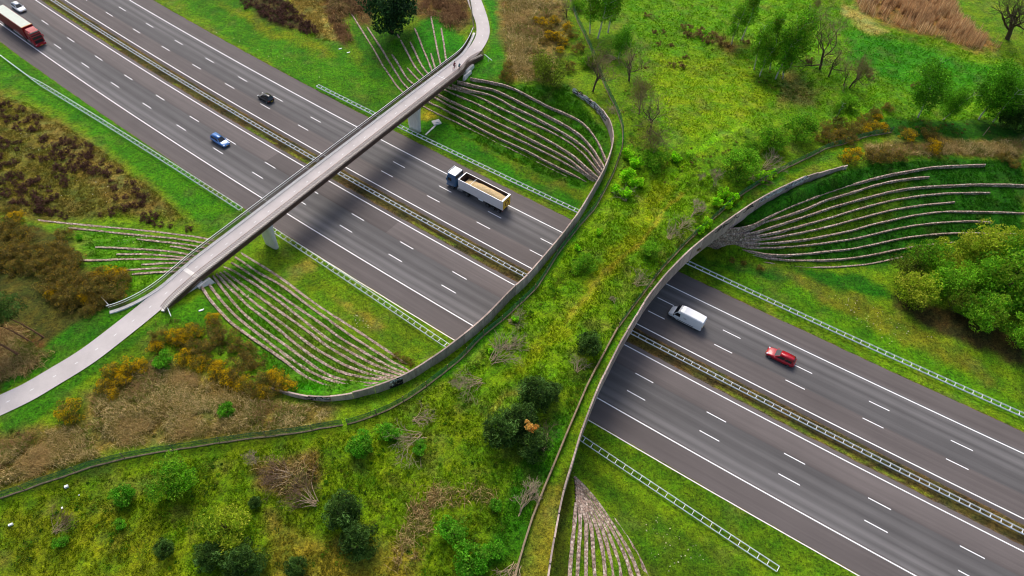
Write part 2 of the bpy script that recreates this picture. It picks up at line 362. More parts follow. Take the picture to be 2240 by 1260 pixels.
# stone terrace courses, lowest first, as traced on the photograph; each keeps one height
TERR = {}
TERR['sw'] = crop(430, 540, 3.706,
 [(355,45),(440,100),(560,170),(700,265),(800,340),(920,430),(1050,520),(1200,615),(1330,695),(1430,765),(1560,850),(1700,955),(1770,1005)],
 [(310,80),(400,140),(500,210),(620,270),(740,345),(840,425),(950,505),(1050,575),(1160,655),(1280,740),(1400,815),(1500,875),(1600,940),(1740,1015)],
 [(280,125),(360,170),(460,240),(560,310),(680,395),(800,480),(920,560),(1050,650),(1150,730),(1270,800),(1400,880),(1500,935),(1600,990),(1720,1030)],
 [(215,160),(290,185),(360,235),(450,285),(540,350),(650,425),(760,510),(860,590),(960,670),(1060,745),(1170,810),(1280,870),(1400,935),(1520,990),(1690,1045)],
 [(220,195),(260,225),(340,285),(430,350),(530,420),(640,500),(740,570),(850,645),(950,720),(1050,800),(1160,865),(1280,935),(1400,995),(1520,1030),(1660,1062)],
 [(190,205),(210,230),(290,300),(370,375),(440,430),(530,500),(640,580),(740,655),(850,740),(960,825),(1080,890),(1200,960),(1320,1005),(1450,1050),(1640,1072)],
 [(160,215),(185,245),(250,320),(330,390),(400,465),(480,525),(580,600),(690,690),(790,775),(900,860),(1010,930),(1130,1000),(1250,1040),(1400,1065),(1600,1085)],
 [(130,230),(155,265),(210,340),(280,430),(350,510),(430,585),(530,665),(630,735),(730,800),(830,880),(940,960),(1060,1040),(1200,1085),(1350,1105),(1540,1105)],
 [(70,260),(90,290),(150,370),(220,460),(310,555),(400,630),(480,690),(560,755),(660,830),(760,905),(860,975),(980,1045),(1100,1085),(1250,1125),(1440,1135)],
 [(20,295),(45,325),(100,420),(190,520),(270,610),(370,680),(450,740),(540,800),(640,870),(730,930),(810,1005),(900,1065),(1020,1115),(1150,1155),(1280,1170),(1370,1160)])
TERR['w'] = crop(40, 460, 4.87,
 [(100,85),(300,115),(500,135),(800,165),(1100,190),(1400,220),(1650,250),(1900,280),(2060,315),(2150,345)],
 [(530,185),(750,205),(1000,235),(1300,265),(1600,290),(1850,325),(2010,350),(2110,385)],
 [(1270,305),(1440,325),(1600,340),(1800,365),(1970,390),(2060,420)],
 [(1615,380),(1750,395),(1900,430),(2000,460)],
 [(820,390),(1000,395),(1250,410),(1450,420),(1650,440),(1850,475),(1960,510)],
 [(1045,465),(1250,465),(1450,470),(1650,490),(1800,505),(1900,525)],
 [(650,530),(850,530),(1100,520),(1350,515),(1600,520),(1760,520),(1880,535)],
 [(1310,575),(1450,570),(1600,560),(1740,560),(1840,565)],
 [(1110,635),(1300,625),(1500,615),(1670,610),(1780,610)],
 [(1210,680),(1350,665),(1500,655),(1620,650),(1720,650)])
TERR['n'] = crop(740, 0, 6,
 [(120,90),(230,270),(350,460),(470,650),(580,850),(690,1010),(770,1130),(855,1215),(920,1270)],
 [(380,350),(470,490),(560,620),(660,790),(760,950),(840,1080),(925,1165),(990,1215)],
 [(705,710),(780,820),(850,950),(920,1050),(1000,1110),(1060,1150)],
 [(905,885),(960,950),(1070,1060),(1130,1105)],
 [(770,440),(850,580),(920,710),(990,850),(1060,940),(1130,1010),(1190,1055)],
 [(945,545),(1000,660),(1060,790),(1110,880),(1185,975),(1240,1020)],
 [(1000,365),(1060,500),(1120,660),(1180,790),(1230,935),(1280,985)],
 [(1215,695),(1245,800),(1275,905),(1320,955)],
 [(1215,210),(1260,440),(1300,650),(1345,855),(1385,905)],
 [(1350,365),(1385,560),(1415,800),(1450,860)])
TERR['ne'] = crop(900, 150, 4.5,
 [(60,335),(120,370),(250,440),(400,505),(550,580),(700,650),(850,730),(1000,800),(1150,870),(1300,945),(1450,1020),(1600,1090),(1800,1185)],
 [(110,295),(175,330),(300,385),(450,465),(600,545),(750,625),(900,700),(1050,765),(1200,840),(1350,920),(1500,995),(1650,1070),(1815,1160)],
 [(170,250),(235,285),(380,365),(550,445),(700,525),(850,600),(1000,670),(1150,740),(1300,815),(1450,890),(1600,975),(1730,1060),(1840,1140)],
 [(215,220),(275,255),(400,320),(550,390),(700,455),(850,530),(1000,600),(1150,680),(1300,755),(1450,830),(1580,905),(1700,1010),(1850,1110)],
 [(280,180),(330,205),(450,262),(600,322),(750,395),(900,475),(1050,550),(1200,622),(1350,702),(1480,780),(1610,862),(1730,975),(1860,1086)],
 [(340,165),(400,190),(550,235),(700,290),(850,370),(1000,440),(1150,520),(1300,580),(1450,660),(1600,750),(1720,860),(1870,1040)],
 [(400,150),(450,170),(600,215),(750,245),(880,300),(1000,375),(1150,440),(1300,520),(1450,600),(1600,690),(1740,800),(1890,1010)],
 [(450,115),(500,130),(650,170),(800,195),(950,265),(1100,340),(1250,415),(1400,490),(1550,570),(1680,660),(1800,800),(1905,980)],
 [(580,90),(750,120),(900,150),(1030,200),(1200,290),(1350,370),(1500,430),(1650,500),(1760,600),(1850,740),(1920,900)])
e6 = lambda l: [(x + 1530, y) for x, y in l]
TERR['e'] = crop(1520, 340, 4.5,
 [(80,865),(250,930),(450,990),(650,1040),(900,1080),(1150,1100),(1400,1095),(1530,1085)] + e6([(200,1065),(390,1025),(520,995)]),
 [(100,850),(300,910),(500,960),(700,1005),(950,1030),(1200,1030),(1400,1020)] + e6([(0,1010),(200,980),(400,935),(600,900),(900,860),(1100,850)]),
 [(120,840),(300,880),(480,925),(700,970),(900,980),(1100,965),(1300,940)] + e6([(0,920),(200,880),(400,835),(550,805),(800,775),(1000,760),(1250,760),(1680,770)]),
 [(130,825),(350,870),(600,905),(800,905),(1000,890),(1200,870),(1400,840)] + e6([(0,825),(200,780),(400,730),(600,690),(800,665),(1000,650),(1200,640),(1380,655)]),
 [(150,810),(350,845),(550,865),(750,860),(950,840),(1150,815),(1350,775)] + e6([(0,740),(200,680),(400,635),(600,590),(800,560),(1000,545),(1250,550),(1500,555),(1800,570)]),
 [(170,800),(350,820),(550,830),(750,810),(950,775),(1150,735),(1350,690)] + e6([(0,640),(200,585),(400,535),(600,500),(800,475),(1030,455)]),
 [(190,785),(380,800),(550,795),(750,765),(950,715),(1150,660),(1350,605)] + e6([(0,545),(200,490),(400,440),(600,405),(800,380),(1000,365),(1380,362)]),
 [(210,765),(400,775),(550,765),(750,705),(950,640),(1150,575),(1350,505)] + e6([(0,455),(200,400),(400,350),(600,315),(800,300),(1000,290),(1250,280),(1500,280),(1800,290)]),
 [(230,740),(400,745),(550,715),(700,650),(900,590),(1100,520),(1300,430)] + e6([(0,365),(200,300),(400,250),(600,220),(780,205)]),
 [(260,720),(450,712),(570,685),(700,615),(900,520),(1100,440),(1300,365)] + e6([(0,290),(200,230),(400,180),(600,145),(800,110),(1000,98),(1335,85)]))
TERR['s'] = crop(1100, 1000, 4.847,
 [(740,170),(860,280),(1000,430),(1130,590),(1250,760),(1360,920),(1450,1080),(1530,1255),(1600,1420)],
 [(757,205),(850,300),(980,440),(1090,600),(1200,770),(1300,920),(1390,1100),(1445,1260),(1500,1420)],
 [(762,235),(850,330),(960,450),(1050,590),(1140,740),(1220,880),(1310,1060),(1365,1260),(1410,1420)],
 [(768,265),(850,370),(930,480),(1010,590),(1090,740),(1160,900),(1220,1060),(1250,1260),(1275,1420)],
 [(772,300),(850,400),(920,510),(990,620),(1050,750),(1110,920),(1140,1080),(1165,1260),(1185,1420)],
 [(774,330),(840,430),(900,530),(960,640),(1000,760),(1050,920),(1075,1080),(1085,1260),(1095,1420)],
 [(775,365),(830,470),(880,570),(930,660),(950,800),(955,950),(965,1100),(975,1260),(985,1420)],
 [(778,400),(820,500),(870,590),(890,680),(885,820),(885,980),(882,1260),(880,1420)],
 [(780,435),(815,520),(825,620),(820,760),(810,920),(800,1080),(790,1260),(782,1420)],
 [(775,480),(770,600),(760,720),(740,860),(730,1000),(715,1140),(710,1260),(702,1420)])
ZLEV = {k: list(np.linspace(0.55, 6.13, len(l))) for k, l in TERR.items()}
TW = {}
for k_, ls in TERR.items():
    TW[k_] = []
    for i, l in enumerate(ls):
        q = np.array(l); p3 = at(q[:, 0], q[:, 1], ZLEV[k_][i]); TW[k_].append(smooth(resample(p3, 0.6), 6))

# ---------------------------------------------------------------- overpass plan (tops of its two parapet walls)
WALL_T, WALL_B = 9.0, 5.6
WL_PX = [(583.8,839.5),(613.5,849),(645.9,858),(689,865),(726.8,865),(780.8,855.7),(834.8,839.5),(888.7,818),(930,792),(993,748),(1060,693),(1126.7,623),(1153,603),(1186.7,563),(1233,508),(1266.7,463),(1300,406.7),(1320,373),(1336.7,330),(1342.5,306),(1342,289),(1338,272),(1331,255),(1321,241),(1307,225),(1290,211),(1271,199),(1254,189)]
WR_PX = [(1186,1350),(1200,1260),(1207.6,1206.7),(1219,1142),(1234,1065.7),(1253,1008.6),(1272,940),(1291.4,890.5),(1310.5,841),(1341,780),(1358,745),(1380,710),(1413,653),(1446.7,610),(1486.7,566.7),(1520,535.6),(1564,501),(1597.8,476.7),(1631,453),(1675.6,425.6),(1720,404.4),(1764,383),(1808.9,370),(1857.8,355)]
def wall_line(px):
    q = np.array(px, float); return smooth(resample(at(q[:, 0], q[:, 1], WALL_T)[:, :2], 1.0), 4)
WL, WR = wall_line(WL_PX), wall_line(WR_PX)
DECK_POLY = np.vstack([WL, WR[::-1]])
def deck_z(x, y):
    d = np.minimum(segdist(x, y, WL[::3]), segdist(x, y, WR[::3]))
    e_ = np.minimum(segdist(x, y, [WL[0], WR[0]]), segdist(x, y, [WL[-1], WR[-1]]))
    return 6.6 + 1.0 * np.clip(1 - e_ / 24, 0, 1) + 0.5 * np.clip((d - 1.5) / 5, 0, 1) + 0.35 * (fbm(x, y, 6, 5) - 0.5) * np.clip(d / 3, 0, 1) + 0.34 * (fbm(x, y, 1.3, 9) - 0.5)

# ---------------------------------------------------------------- terrain: heights solved between what is known
GX0, GY0, GN, GM = -210, -2, 421, 292
gx = GX0 + np.arange(GN); gy = GY0 + np.arange(GM); XX, YY = np.meshgrid(gx, gy)
Zg = np.full(XX.shape, np.nan)
PATHS = []; acc = np.zeros(XX.shape); cnt = np.zeros(XX.shape)
def pin(x, y, z):
    i = np.rint(np.asarray(y) - GY0).astype(int); j = np.rint(np.asarray(x) - GX0).astype(int)
    z = np.broadcast_to(z, i.shape); ok = (i >= 0) & (i < GM) & (j >= 0) & (j < GN)
    np.add.at(acc, (i[ok], j[ok]), z[ok]); np.add.at(cnt, (i[ok], j[ok]), 1)
for k_, ls in TW.items():
    for i, l in enumerate(ls): pin(l[:, 0], l[:, 1], l[:, 2] - (0.5 if k_ in ('e', 'ne') and i > 6 else 0.3 if k_ in ('e', 'ne') else 0.2))
SPOTS = [(100,330,1.2),(0,300,1),(0,470,2.2),(250,420,1.0),(60,480,1.2),(0,540,4),(100,560,4.8),(0,640,6),(150,640,6.2),(0,720,6.4),(60,780,6.6),
 (235,690,6.9),(330,640,7.0),(0,885,6.2),(160,800,6.6),(270,720,6.9),(0,960,6.2),(0,1100,6),(0,1260,5.6),(250,900,6.6),(450,850,6.8),(300,1100,6.2),(600,1000,7.2),(600,1260,6.6),
 (-200,800,5.5),(-200,1200,5),(600,20,1.2),(700,80,1.0),(740,20,1.6),(860,75,4.2),(940,10,5),(1000,60,6.3),(1045,40,6.9),(1060,95,7.0),(1100,100,6.9),(1040,0,6.6),
 (1150,60,6.4),(1200,130,6.6),(1230,170,6.7),(1150,190,6.6),(1300,90,7.0),(1400,60,6.6),(1500,20,5.8),(1600,100,5.6),(1800,20,5),(1800,250,6.2),
 (2000,100,4.8),(2200,10,4.5),(2240,200,5.2),(2050,270,6),(2200,320,6.4),(1950,330,6.6),(2300,100,5),(400,-40,1.0),(2000,640,1.0),(2100,700,1.6),(2240,700,2.4),(2240,620,3.0),(2150,640,2.2),(2200,820,.5),(1900,620,.5),(2300,560,5),
 (1470,1250,.2),(300,640,6.8),(270,610,6.6),(1650,420,6.4),(1760,395,6.7),(1860,365,6.8),(1235,1200,6.4)]
for wa_, wb_ in ((WL[0], WR[0]), (WL[-1], WR[-1])):     # the land meets the planted deck at both ends
    tt = np.linspace(.02, .98, 60)[:, None]; ln_ = wa_ * (1 - tt) + wb_ * tt; out = ln_ - DECK_POLY.mean(0); e_ = (wb_ - wa_) / np.linalg.norm(wb_ - wa_); nn = np.array([-e_[1], e_[0]]); nn = nn * (1 if (out[30] @ nn) > 0 else -1)
    zz_ = deck_z(ln_[:, 0], ln_[:, 1])
    for off in (.5, 1.5, 2.5, 4): pin(ln_[:, 0] + nn[0] * off, ln_[:, 1] + nn[1] * off, zz_ - .02)
q = np.array(SPOTS, float); p3 = at(q[:, 0], q[:, 1], q[:, 2]); pin(p3[:, 0], p3[:, 1], q[:, 2])
for px_, dz_, sg in ((WR, 1, -1), (WL, 1, 1)):     # the land stands about a metre below the wall tops at the wing ends
    dd = np.gradient(px_, axis=0); dd /= np.linalg.norm(dd, axis=1)[:, None]; nn = np.stack([-dd[:, 1], dd[:, 0]], -1)
    n_ = len(px_)
    for i in range(n_):
        u = i / (n_ - 1); z_ = None
        u0_ = .82 if sg == 1 else .76
        if u > u0_: z_ = 6.6 + (1.2 if sg == 1 else 1.5) * min(1, (u - u0_) / .1)
        if u < .2 and sg == 1: z_ = 6.6 + 1.3 * min(1, (.2 - u) / .12)
        if z_ is not None:
            for off in (1.0, 2.0): pin(*(np.atleast_1d(c_) for c_ in px_[i] + nn[i] * sg * off), z_ - .15 * off)
for pts_ in ([(-60,915,6.2),(0,886,6.3),(63,858,6.45),(120,822,6.6),(161,799,6.7),(203,771,6.8),(241,741,6.9),(278,712,7.0),(315,683,7.1),(340,662,7.1)], [(1045,106,7.1),(1057,78,7.1),(1057,55,7.0),(1049,30,6.9),(1037,0,6.7),(1022,-40,6.5)]):
    q = np.array(pts_, float); l_ = resample(at(q[:, 0], q[:, 1], q[:, 2]), .5); nn = np.gradient(l_[:, :2], axis=0); nn /= np.linalg.norm(nn, axis=1)[:, None]
    for o_ in (-2, -1, 0, 1, 2): pin(l_[:, 0] - nn[:, 1] * o_, l_[:, 1] + nn[:, 0] * o_, l_[:, 2] - .1)
    PATHS.append(l_[:, :2])
fix = cnt > 0; Zg[fix] = acc[fix] / cnt[fix]
SS, OO = SO(XX, YY)
road_ = (OO > -9.4) & (OO < 28.4)
Zg[road_] = 0.0; fix |= road_
# verge foot on both sides stays low
for o0, z0 in ((-11.5, 0.12), (30.5, 0.12)):
    near = (np.abs(OO - o0) < 0.7) & ~fix; Zg[near] = z0; fix |= near
ind = inpoly(XX, YY, DECK_POLY)
DZ = np.zeros(XX.shape); DZ[ind] = deck_z(XX[ind], YY[ind])
endd = np.minimum(segdist(XX, YY, [WL[0], WR[0]]), segdist(XX, YY, [WL[-1], WR[-1]]))
lowside = np.clip((-16.3 - OO) / 8.5, 0, 1); upside = np.clip((OO - 35.2) / 4.5, 0, 1)
k_ = np.maximum(lowside, upside); under = k_ * (DZ - 0.06 - 0.7 * np.clip(endd / 6, 0, 1)) + (1 - k_) * 0.25
use = ind & ~road_; Zg[use] = under[use]; fix |= use
Zs = Zg.copy(); free = ~fix
def solve(Z, fixm, levels):
    h, w = Z.shape
    if levels > 0:
        z2 = np.full(((h + 1) // 2, (w + 1) // 2), 0.0); c2 = np.zeros_like(z2)
        for a in (0, 1):
            for b in (0, 1):
                sub = np.where(fixm, np.nan_to_num(Z), 0)[a::2, b::2]; sm = fixm[a::2, b::2]
                z2[:sub.shape[0], :sub.shape[1]] += sub * sm; c2[:sub.shape[0], :sub.shape[1]] += sm
        f2 = c2 > 0; z2[f2] /= c2[f2]; z2 = solve(z2, f2, levels - 1)
        up = np.repeat(np.repeat(z2, 2, 0), 2, 1)[:h, :w]; Z = np.where(fixm, Z, up)
    else:
        Z = np.where(fixm, Z, 2.0)
    fv = np.where(fixm, Z, 0)
    for _ in range(220):
        p = np.pad(Z, 1, mode='edge'); Z = np.where(fixm, fv, 0.25 * (p[:-2, 1:-1] + p[2:, 1:-1] + p[1:-1, :-2] + p[1:-1, 2:]))
    return Z
Zs = solve(np.nan_to_num(Zs), fix, 5)
blur = Zs.copy()
for _ in range(2):
    p = np.pad(blur, 1, mode='edge'); blur = (p[:-2, 1:-1] + p[2:, 1:-1] + p[1:-1, :-2] + p[1:-1, 2:] + 4 * p[1:-1, 1:-1]) / 8
Zs = np.where(road_ | ind, Zs, blur)

TM = np.zeros(XX.shape)
for ls in TW.values():
    for l in ls:
        j = np.clip(np.rint(l[:, 0] - GX0).astype(int), 0, GN - 1); i = np.clip(np.rint(l[:, 1] - GY0).astype(int), 0, GM - 1); TM[i, j] = 1
for _ in range(3):
    p = np.pad(TM, 1, mode='edge'); TM = np.maximum(TM, .8 * np.maximum.reduce([p[:-2, 1:-1], p[2:, 1:-1], p[1:-1, :-2], p[1:-1, 2:]]))
def bil(Z, x, y):
    fx = np.clip(np.asarray(x, float) - GX0, 0, GN - 1.001); fy = np.clip(np.asarray(y, float) - GY0, 0, GM - 1.001)
    j = fx.astype(int); i = fy.astype(int); a = fx - j; b = fy - i
    return (Z[i, j] * (1 - a) + Z[i, j + 1] * a) * (1 - b) + (Z[i + 1, j] * (1 - a) + Z[i + 1, j + 1] * a) * b
def terrain_z(x, y):
    x = np.asarray(x, float); y = np.asarray(y, float)
    s, o = SO(x, y); z = bil(Zs, x, y)
    off = np.clip(np.minimum(np.abs(o + 9), np.abs(o - 27.5)) / 6, 0, 1) * ((o < -9) | (o > 27.5))
    off = off * (1 - bil(TM, x, y))
    for l_ in PATHS: off = off * np.clip((segdist(x, y, l_[::4]) - 1.8) / 2, 0, 1)
    z = z + off * (0.5 * (fbm(x, y, 7, 3) - 0.5) + 0.4 * (fbm(x, y, 1.4, 8, 3) - 0.5)) + 0.06 * (vnoise(x, y, 0.7, 4) - 0.5) * (off > 0) * ((o < -8) | (o > 26.8))
    lo = (o > -8.3) & (o < 27.4); z = np.where(lo, -0.12, z)
    edge = ((o <= -8.3) & (o > -9.4)) | ((o >= 27.4) & (o < 28.4)); return np.where(edge, 0.03 + 0.04 * vnoise(x, y, .8, 11), z)
def hz(x, y):
    x = np.asarray(x, float); y = np.asarray(y, float)
    return np.where(inpoly(x, y, DECK_POLY), deck_z(x, y), terrain_z(x, y))
def gp(px, py):
    """ground point seen at photograph pixel"""
    zz = np.arange(11, -.3, -.06); q_ = at(np.full(len(zz), px), np.full(len(zz), py), zz)
    i = int(np.argmax(hz(q_[:, 0], q_[:, 1]) >= q_[:, 2])); p_ = q_[i]; return np.array([p_[0], p_[1], float(hz(p_[0], p_[1]))])

# ---- ground colours: what grows where
def C(*c): return lin(c)
BASE = C(96, 128, 14)
PAINT = [  # (colour, feather px, outline in the photograph)
 ((62,122,4), 12, [(-60,60),(0,95),(240,255),(560,480),(520,520),(430,485),(340,400),(200,290),(60,205),(-60,170)]),
 ((108,98,44), 18, [(-80,170),(0,200),(60,225),(190,300),(330,405),(400,480),(330,470),(60,480),(-80,460)]),
 ((128,112,62), 25, [(60,240),(180,310),(320,420),(380,480),(240,440),(120,330)]),
 ((64,118,6), 14, [(330,-40),(520,-40),(620,60),(740,95),(790,140),(860,215),(900,290),(760,260),(620,165)]),
 ((108,120,14), 16, [(470,0),(540,20),(640,75),(720,100),(740,120),(690,115),(590,75)]),
 ((66,48,32), 14, [(510,-40),(620,-40),(640,20),(690,60),(700,85),(640,65),(560,30)]),
 ((124,104,56), 18, [(620,-40),(700,-40),(740,30),(760,90),(700,85),(650,30)]),
 ((168,152,88), 12, [(700,30),(735,60),(758,85),(740,90),(705,60)]),
 ((96,66,46), 16, [(700,-40),(820,-40),(810,60),(760,30),(745,60),(770,100),(755,105),(720,50)]),
 ((112,84,54), 16, [(900,-40),(1030,-40),(1030,60),(990,80),(950,50),(905,30)]),
 ((58,112,6), 10, [(760,20),(800,60),(900,70),(950,40),(1000,90),(1010,130),(860,220),(800,150)]),
 ((44,122,4), 10, [(900,60),(960,20),(1000,60),(1025,100),(990,130),(930,160)]),
 ((50,122,6), 10, [(1040,-40),(1080,-40),(1100,60),(1105,170),(1060,180),(1010,165),(1068,110),(1078,60)]),
 ((128,104,66), 20, [(1090,-40),(1230,-40),(1245,60),(1230,120),(1200,170),(1120,180),(1098,80)]),
 ((150,138,98), 16, [(1110,70),(1160,70),(1170,110),(1120,115)]),
 ((52,106,6), 14, [(960,200),(1010,160),(1130,190),(1240,180),(1330,290),(1335,330),(1270,420),(1180,385),(1000,290)]),
 ((72,112,8), 20, [(1040,240),(1200,290),(1290,330),(1300,400),(1180,360),(1050,290)]),
 ((48,112,6), 12, [(880,270),(960,260),(1100,350),(1280,415),(1265,470),(1080,380),(900,300)]),
 ((88,108,14), 12, [(1010,290),(1100,345),(1280,420),(1270,440),(1150,390)]),
 ((150,140,30), 8, [(912,235),(950,240),(955,262),(925,262)]),
 ((90,136,4), 30, [(1350,-40),(1800,-40),(1900,120),(2240,210),(2240,270),(1900,270),(1700,260),(1560,330),(1450,330),(1400,180)]),
 ((112,138,8), 30, [(1420,120),(1600,120),(1700,200),(1640,280),(1500,300),(1430,220)]),
 ((52,126,6), 24, [(1850,60),(1960,80),(2100,130),(2240,150),(2240,200),(2000,190),(1860,140)]),
 ((112,72,48), 30, [(1560,75),(1630,100),(1600,120),(1570,100)]),
 ((142,104,70), 14, [(1850,-40),(2060,-40),(2110,40),(2190,105),(2130,110),(1960,60),(1880,30)]),
 ((170,156,96), 12, [(1840,10),(1880,20),(1940,70),(1900,75),(1850,40)]),
 ((130,124,66), 18, [(1720,140),(1780,190),(1780,230),(1700,230)]),
 ((30,86,6), 12, [(1930,255),(2240,270),(2240,310),(1950,300)]),
 ((122,100,60), 12, [(1890,310),(2050,300),(2240,308),(2240,360),(2160,345),(2000,340),(1900,350)]),
 ((26,88,6), 16, [(1560,500),(1640,440),(1860,360),(2050,345),(2240,350),(2240,560),(1960,580),(1700,575)]),
 ((72,104,8), 14, [(1640,500),(1760,450),(1900,400),(2000,390),(1950,480),(1760,550),(1660,540)]),
 ((34,98,6), 14, [(1500,560),(1640,580),(1900,600),(1960,660),(1700,620)]),
 ((104,112,28), 16, [(1700,590),(1860,640),(1980,700),(2100,760),(2200,850),(2000,760),(1800,670)]),
 ((76,124,8), 16, [(1640,600),(1750,640),(1900,720),(2240,880),(2240,920),(1900,760),(1500,575)]),
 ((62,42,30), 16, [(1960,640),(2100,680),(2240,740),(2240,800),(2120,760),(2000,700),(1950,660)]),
 ((82,116,12), 14, [(1270,960),(1300,925),(1430,990),(1700,1150),(1900,1260),(1900,1300),(1700,1240),(1500,1120)]),
 ((72,104,12), 14, [(1250,1000),(1380,1080),(1480,1150),(1640,1240),(1640,1300),(1440,1300),(1340,1130)]),
 ((60,72,14), 12, [(1226,1020),(1250,1030),(1255,1110),(1245,1280),(1205,1300),(1215,1160)]),
 ((90,118,14), 16, [(540,560),(600,540),(750,640),(980,755),(900,800),(780,720),(640,610)]),
 ((140,136,60), 14, [(620,590),(680,560),(690,590),(640,610)]),
 ((128,120,44), 10, [(720,655),(760,665),(840,720),(820,725)]),
 ((72,124,14), 12, [(450,620),(530,560),(640,640),(760,730),(890,810),(860,850),(700,870),(600,820),(520,740)]),
 ((88,120,26), 14, [(560,640),(640,680),(780,760),(850,810),(780,840),(640,760)]),
 ((58,132,6), 10, [(610,825),(680,835),(760,845),(700,868),(640,855)]),
 ((70,122,10), 14, [(170,490),(440,530),(420,590),(330,640),(260,650),(200,590)]),
 ((84,132,8), 10, [(290,590),(400,580),(360,640),(270,660)]),
 ((70,64,28), 16, [(-60,480),(80,490),(160,530),(180,590),(260,600),(240,690),(160,740),(100,800),(0,860),(-60,860)]),
 ((108,76,48), 16, [(-60,690),(60,720),(120,760),(110,800),(40,830),(-60,840)]),
 ((48,112,4), 10, [(120,740),(240,670),(310,660),(230,740),(100,820),(0,860),(0,840)]),
 ((60,114,8), 12, [(0,900),(160,815),(350,690),(440,640),(520,700),(340,720),(230,800),(60,930),(0,960)]),
 ((128,108,62), 22, [(180,860),(260,830),(340,780),(420,800),(560,860),(740,890),(720,930),(560,955),(400,970),(200,990),(190,910)]),
 ((120,94,54), 22, [(-60,970),(60,930),(180,920),(200,1000),(60,1050),(-60,1080)]),
 ((98,122,8), 30, [(-60,1100),(200,1020),(520,980),(760,930),(980,830),(1060,900),(1060,1260),(-60,1300)]),
 ((112,124,14), 30, [(0,1130),(200,1080),(360,1160),(420,1300),(0,1300)]),
 ((128,118,40), 26, [(580,1120),(680,1180),(940,1180),(900,1300),(600,1300)]),
 ((120,98,56), 20, [(560,1010),(700,990),(700,1060),(640,1090),(560,1060)]),
 ((54,112,8), 18, [(1130,1020),(1195,940),(1215,900),(1250,900),(1230,970),(1150,1200),(1060,1260)]),
 ((120,120,40), 10, [(1150,1190),(1190,1060),(1230,1060),(1205,1270),(1130,1270)]),
 ((98,134,6), 24, [(1380,330),(1600,300),(1520,480),(1400,640),(1300,800),(1160,830),(1000,850),(1060,760),(1250,540)]),
 ((126,142,10), 18, [(1430,400),(1480,410),(1350,600),(1250,720),(1150,820),(1100,830),(1250,660),(1370,500)]),
 ((150,146,40), 7, [(1488,418),(1496,422),(1420,510),(1340,590),(1240,705),(1232,700),(1330,585),(1412,505)]),
 ((132,136,40), 8, [(1060,905),(1100,860),(1150,840),(1152,848),(1108,872),(1072,915)]),
 ((110,160,10), 6, [(1500,330),(1560,300),(1640,268),(1642,275),(1566,310),(1508,342)]),
 ((56,124,6), 12, [(1352,240),(1365,310),(1320,420),(1230,560),(1120,690),(1000,800),(880,880),(1010,770),(1150,640),(1270,490),(1340,350)]),
 ((52,120,6), 12, [(1850,320),(1640,430),(1510,540),(1420,640),(1330,780),(1250,920),(1270,860),(1380,680),(1480,560),(1640,410)]),
]
def paint(P):
    px, py = pix(P); col = np.tile(BASE, (len(px), 1))
    jx = 26 * (fbm(P[:, 0], P[:, 1], 5, 21) - 0.5) + 14 * (fbm(P[:, 0], P[:, 1], 1.3, 22) - 0.5)
    jy = 26 * (fbm(P[:, 0], P[:, 1], 5, 23) - 0.5) + 14 * (fbm(P[:, 0], P[:, 1], 1.3, 24) - 0.5)
    qx, qy = px + jx, py + jy
    for c, fe, poly in PAINT:
        xs = [a for a, b in poly]; ys = [b for a, b in poly]
        m_ = (qx > min(xs) - 2 * fe) & (qx < max(xs) + 2 * fe) & (qy > min(ys) - 2 * fe) & (qy < max(ys) + 2 * fe)
        if not m_.any(): continue
        d = segdist(qx[m_], qy[m_], poly, True); i_ = inpoly(qx[m_], qy[m_], poly)
        a = np.clip(0.5 + np.where(i_, d, -d) / fe, 0, 1)[:, None] * 0.92
        col[m_] = col[m_] * (1 - a) + C(*c) * a
    # patches of shorter, drier and of lusher growth
    n1 = fbm(P[:, 0], P[:, 1], 9, 31)[:, None]; n2 = fbm(P[:, 0], P[:, 1], 2.2, 33, 4, .7)[:, None]
    col = col * (1 + 0.5 * (n1 - 0.5)) * (1 + 0.7 * (n2 - 0.5))
    dry = np.clip((fbm(P[:, 0], P[:, 1], 3.1, 35) - 0.58) * 6, 0, 1)[:, None] * 0.3
    return col * (1 - dry) + dry * col.mean(1)[:, None] * np.array([1.5, 1.2, 0.55])
def grid_faces(h, w):
    i = np.arange(h * w).reshape(h, w)
    return np.stack([i[:-1, :-1].ravel(), i[:-1, 1:].ravel(), i[1:, 1:].ravel(), i[1:, :-1].ravel()], -1)

xs = np.r_[-900, -500, -320, -250, np.arange(-210, -150, 2), np.arange(-150, 160, 0.5), np.arange(160, 211, 2), 250, 320, 500, 900]
ys = np.r_[-600, -300, -120, -50, -20, np.arange(-2, 16, 2), np.arange(16, 200, 0.5), np.arange(200, 290, 2), 320, 400, 600, 1000]
TX, TY = np.meshgrid(xs, ys); P = np.stack([TX.ravel(), TY.ravel(), terrain_z(TX.ravel(), TY.ravel())], -1)
link("ground", arr_mesh("ground", P, grid_faces(len(ys), len(xs)), paint(P), smooth_=True), M['ground'], kind='structure', label="green verges, heath and meadow on both sides of the motorway")

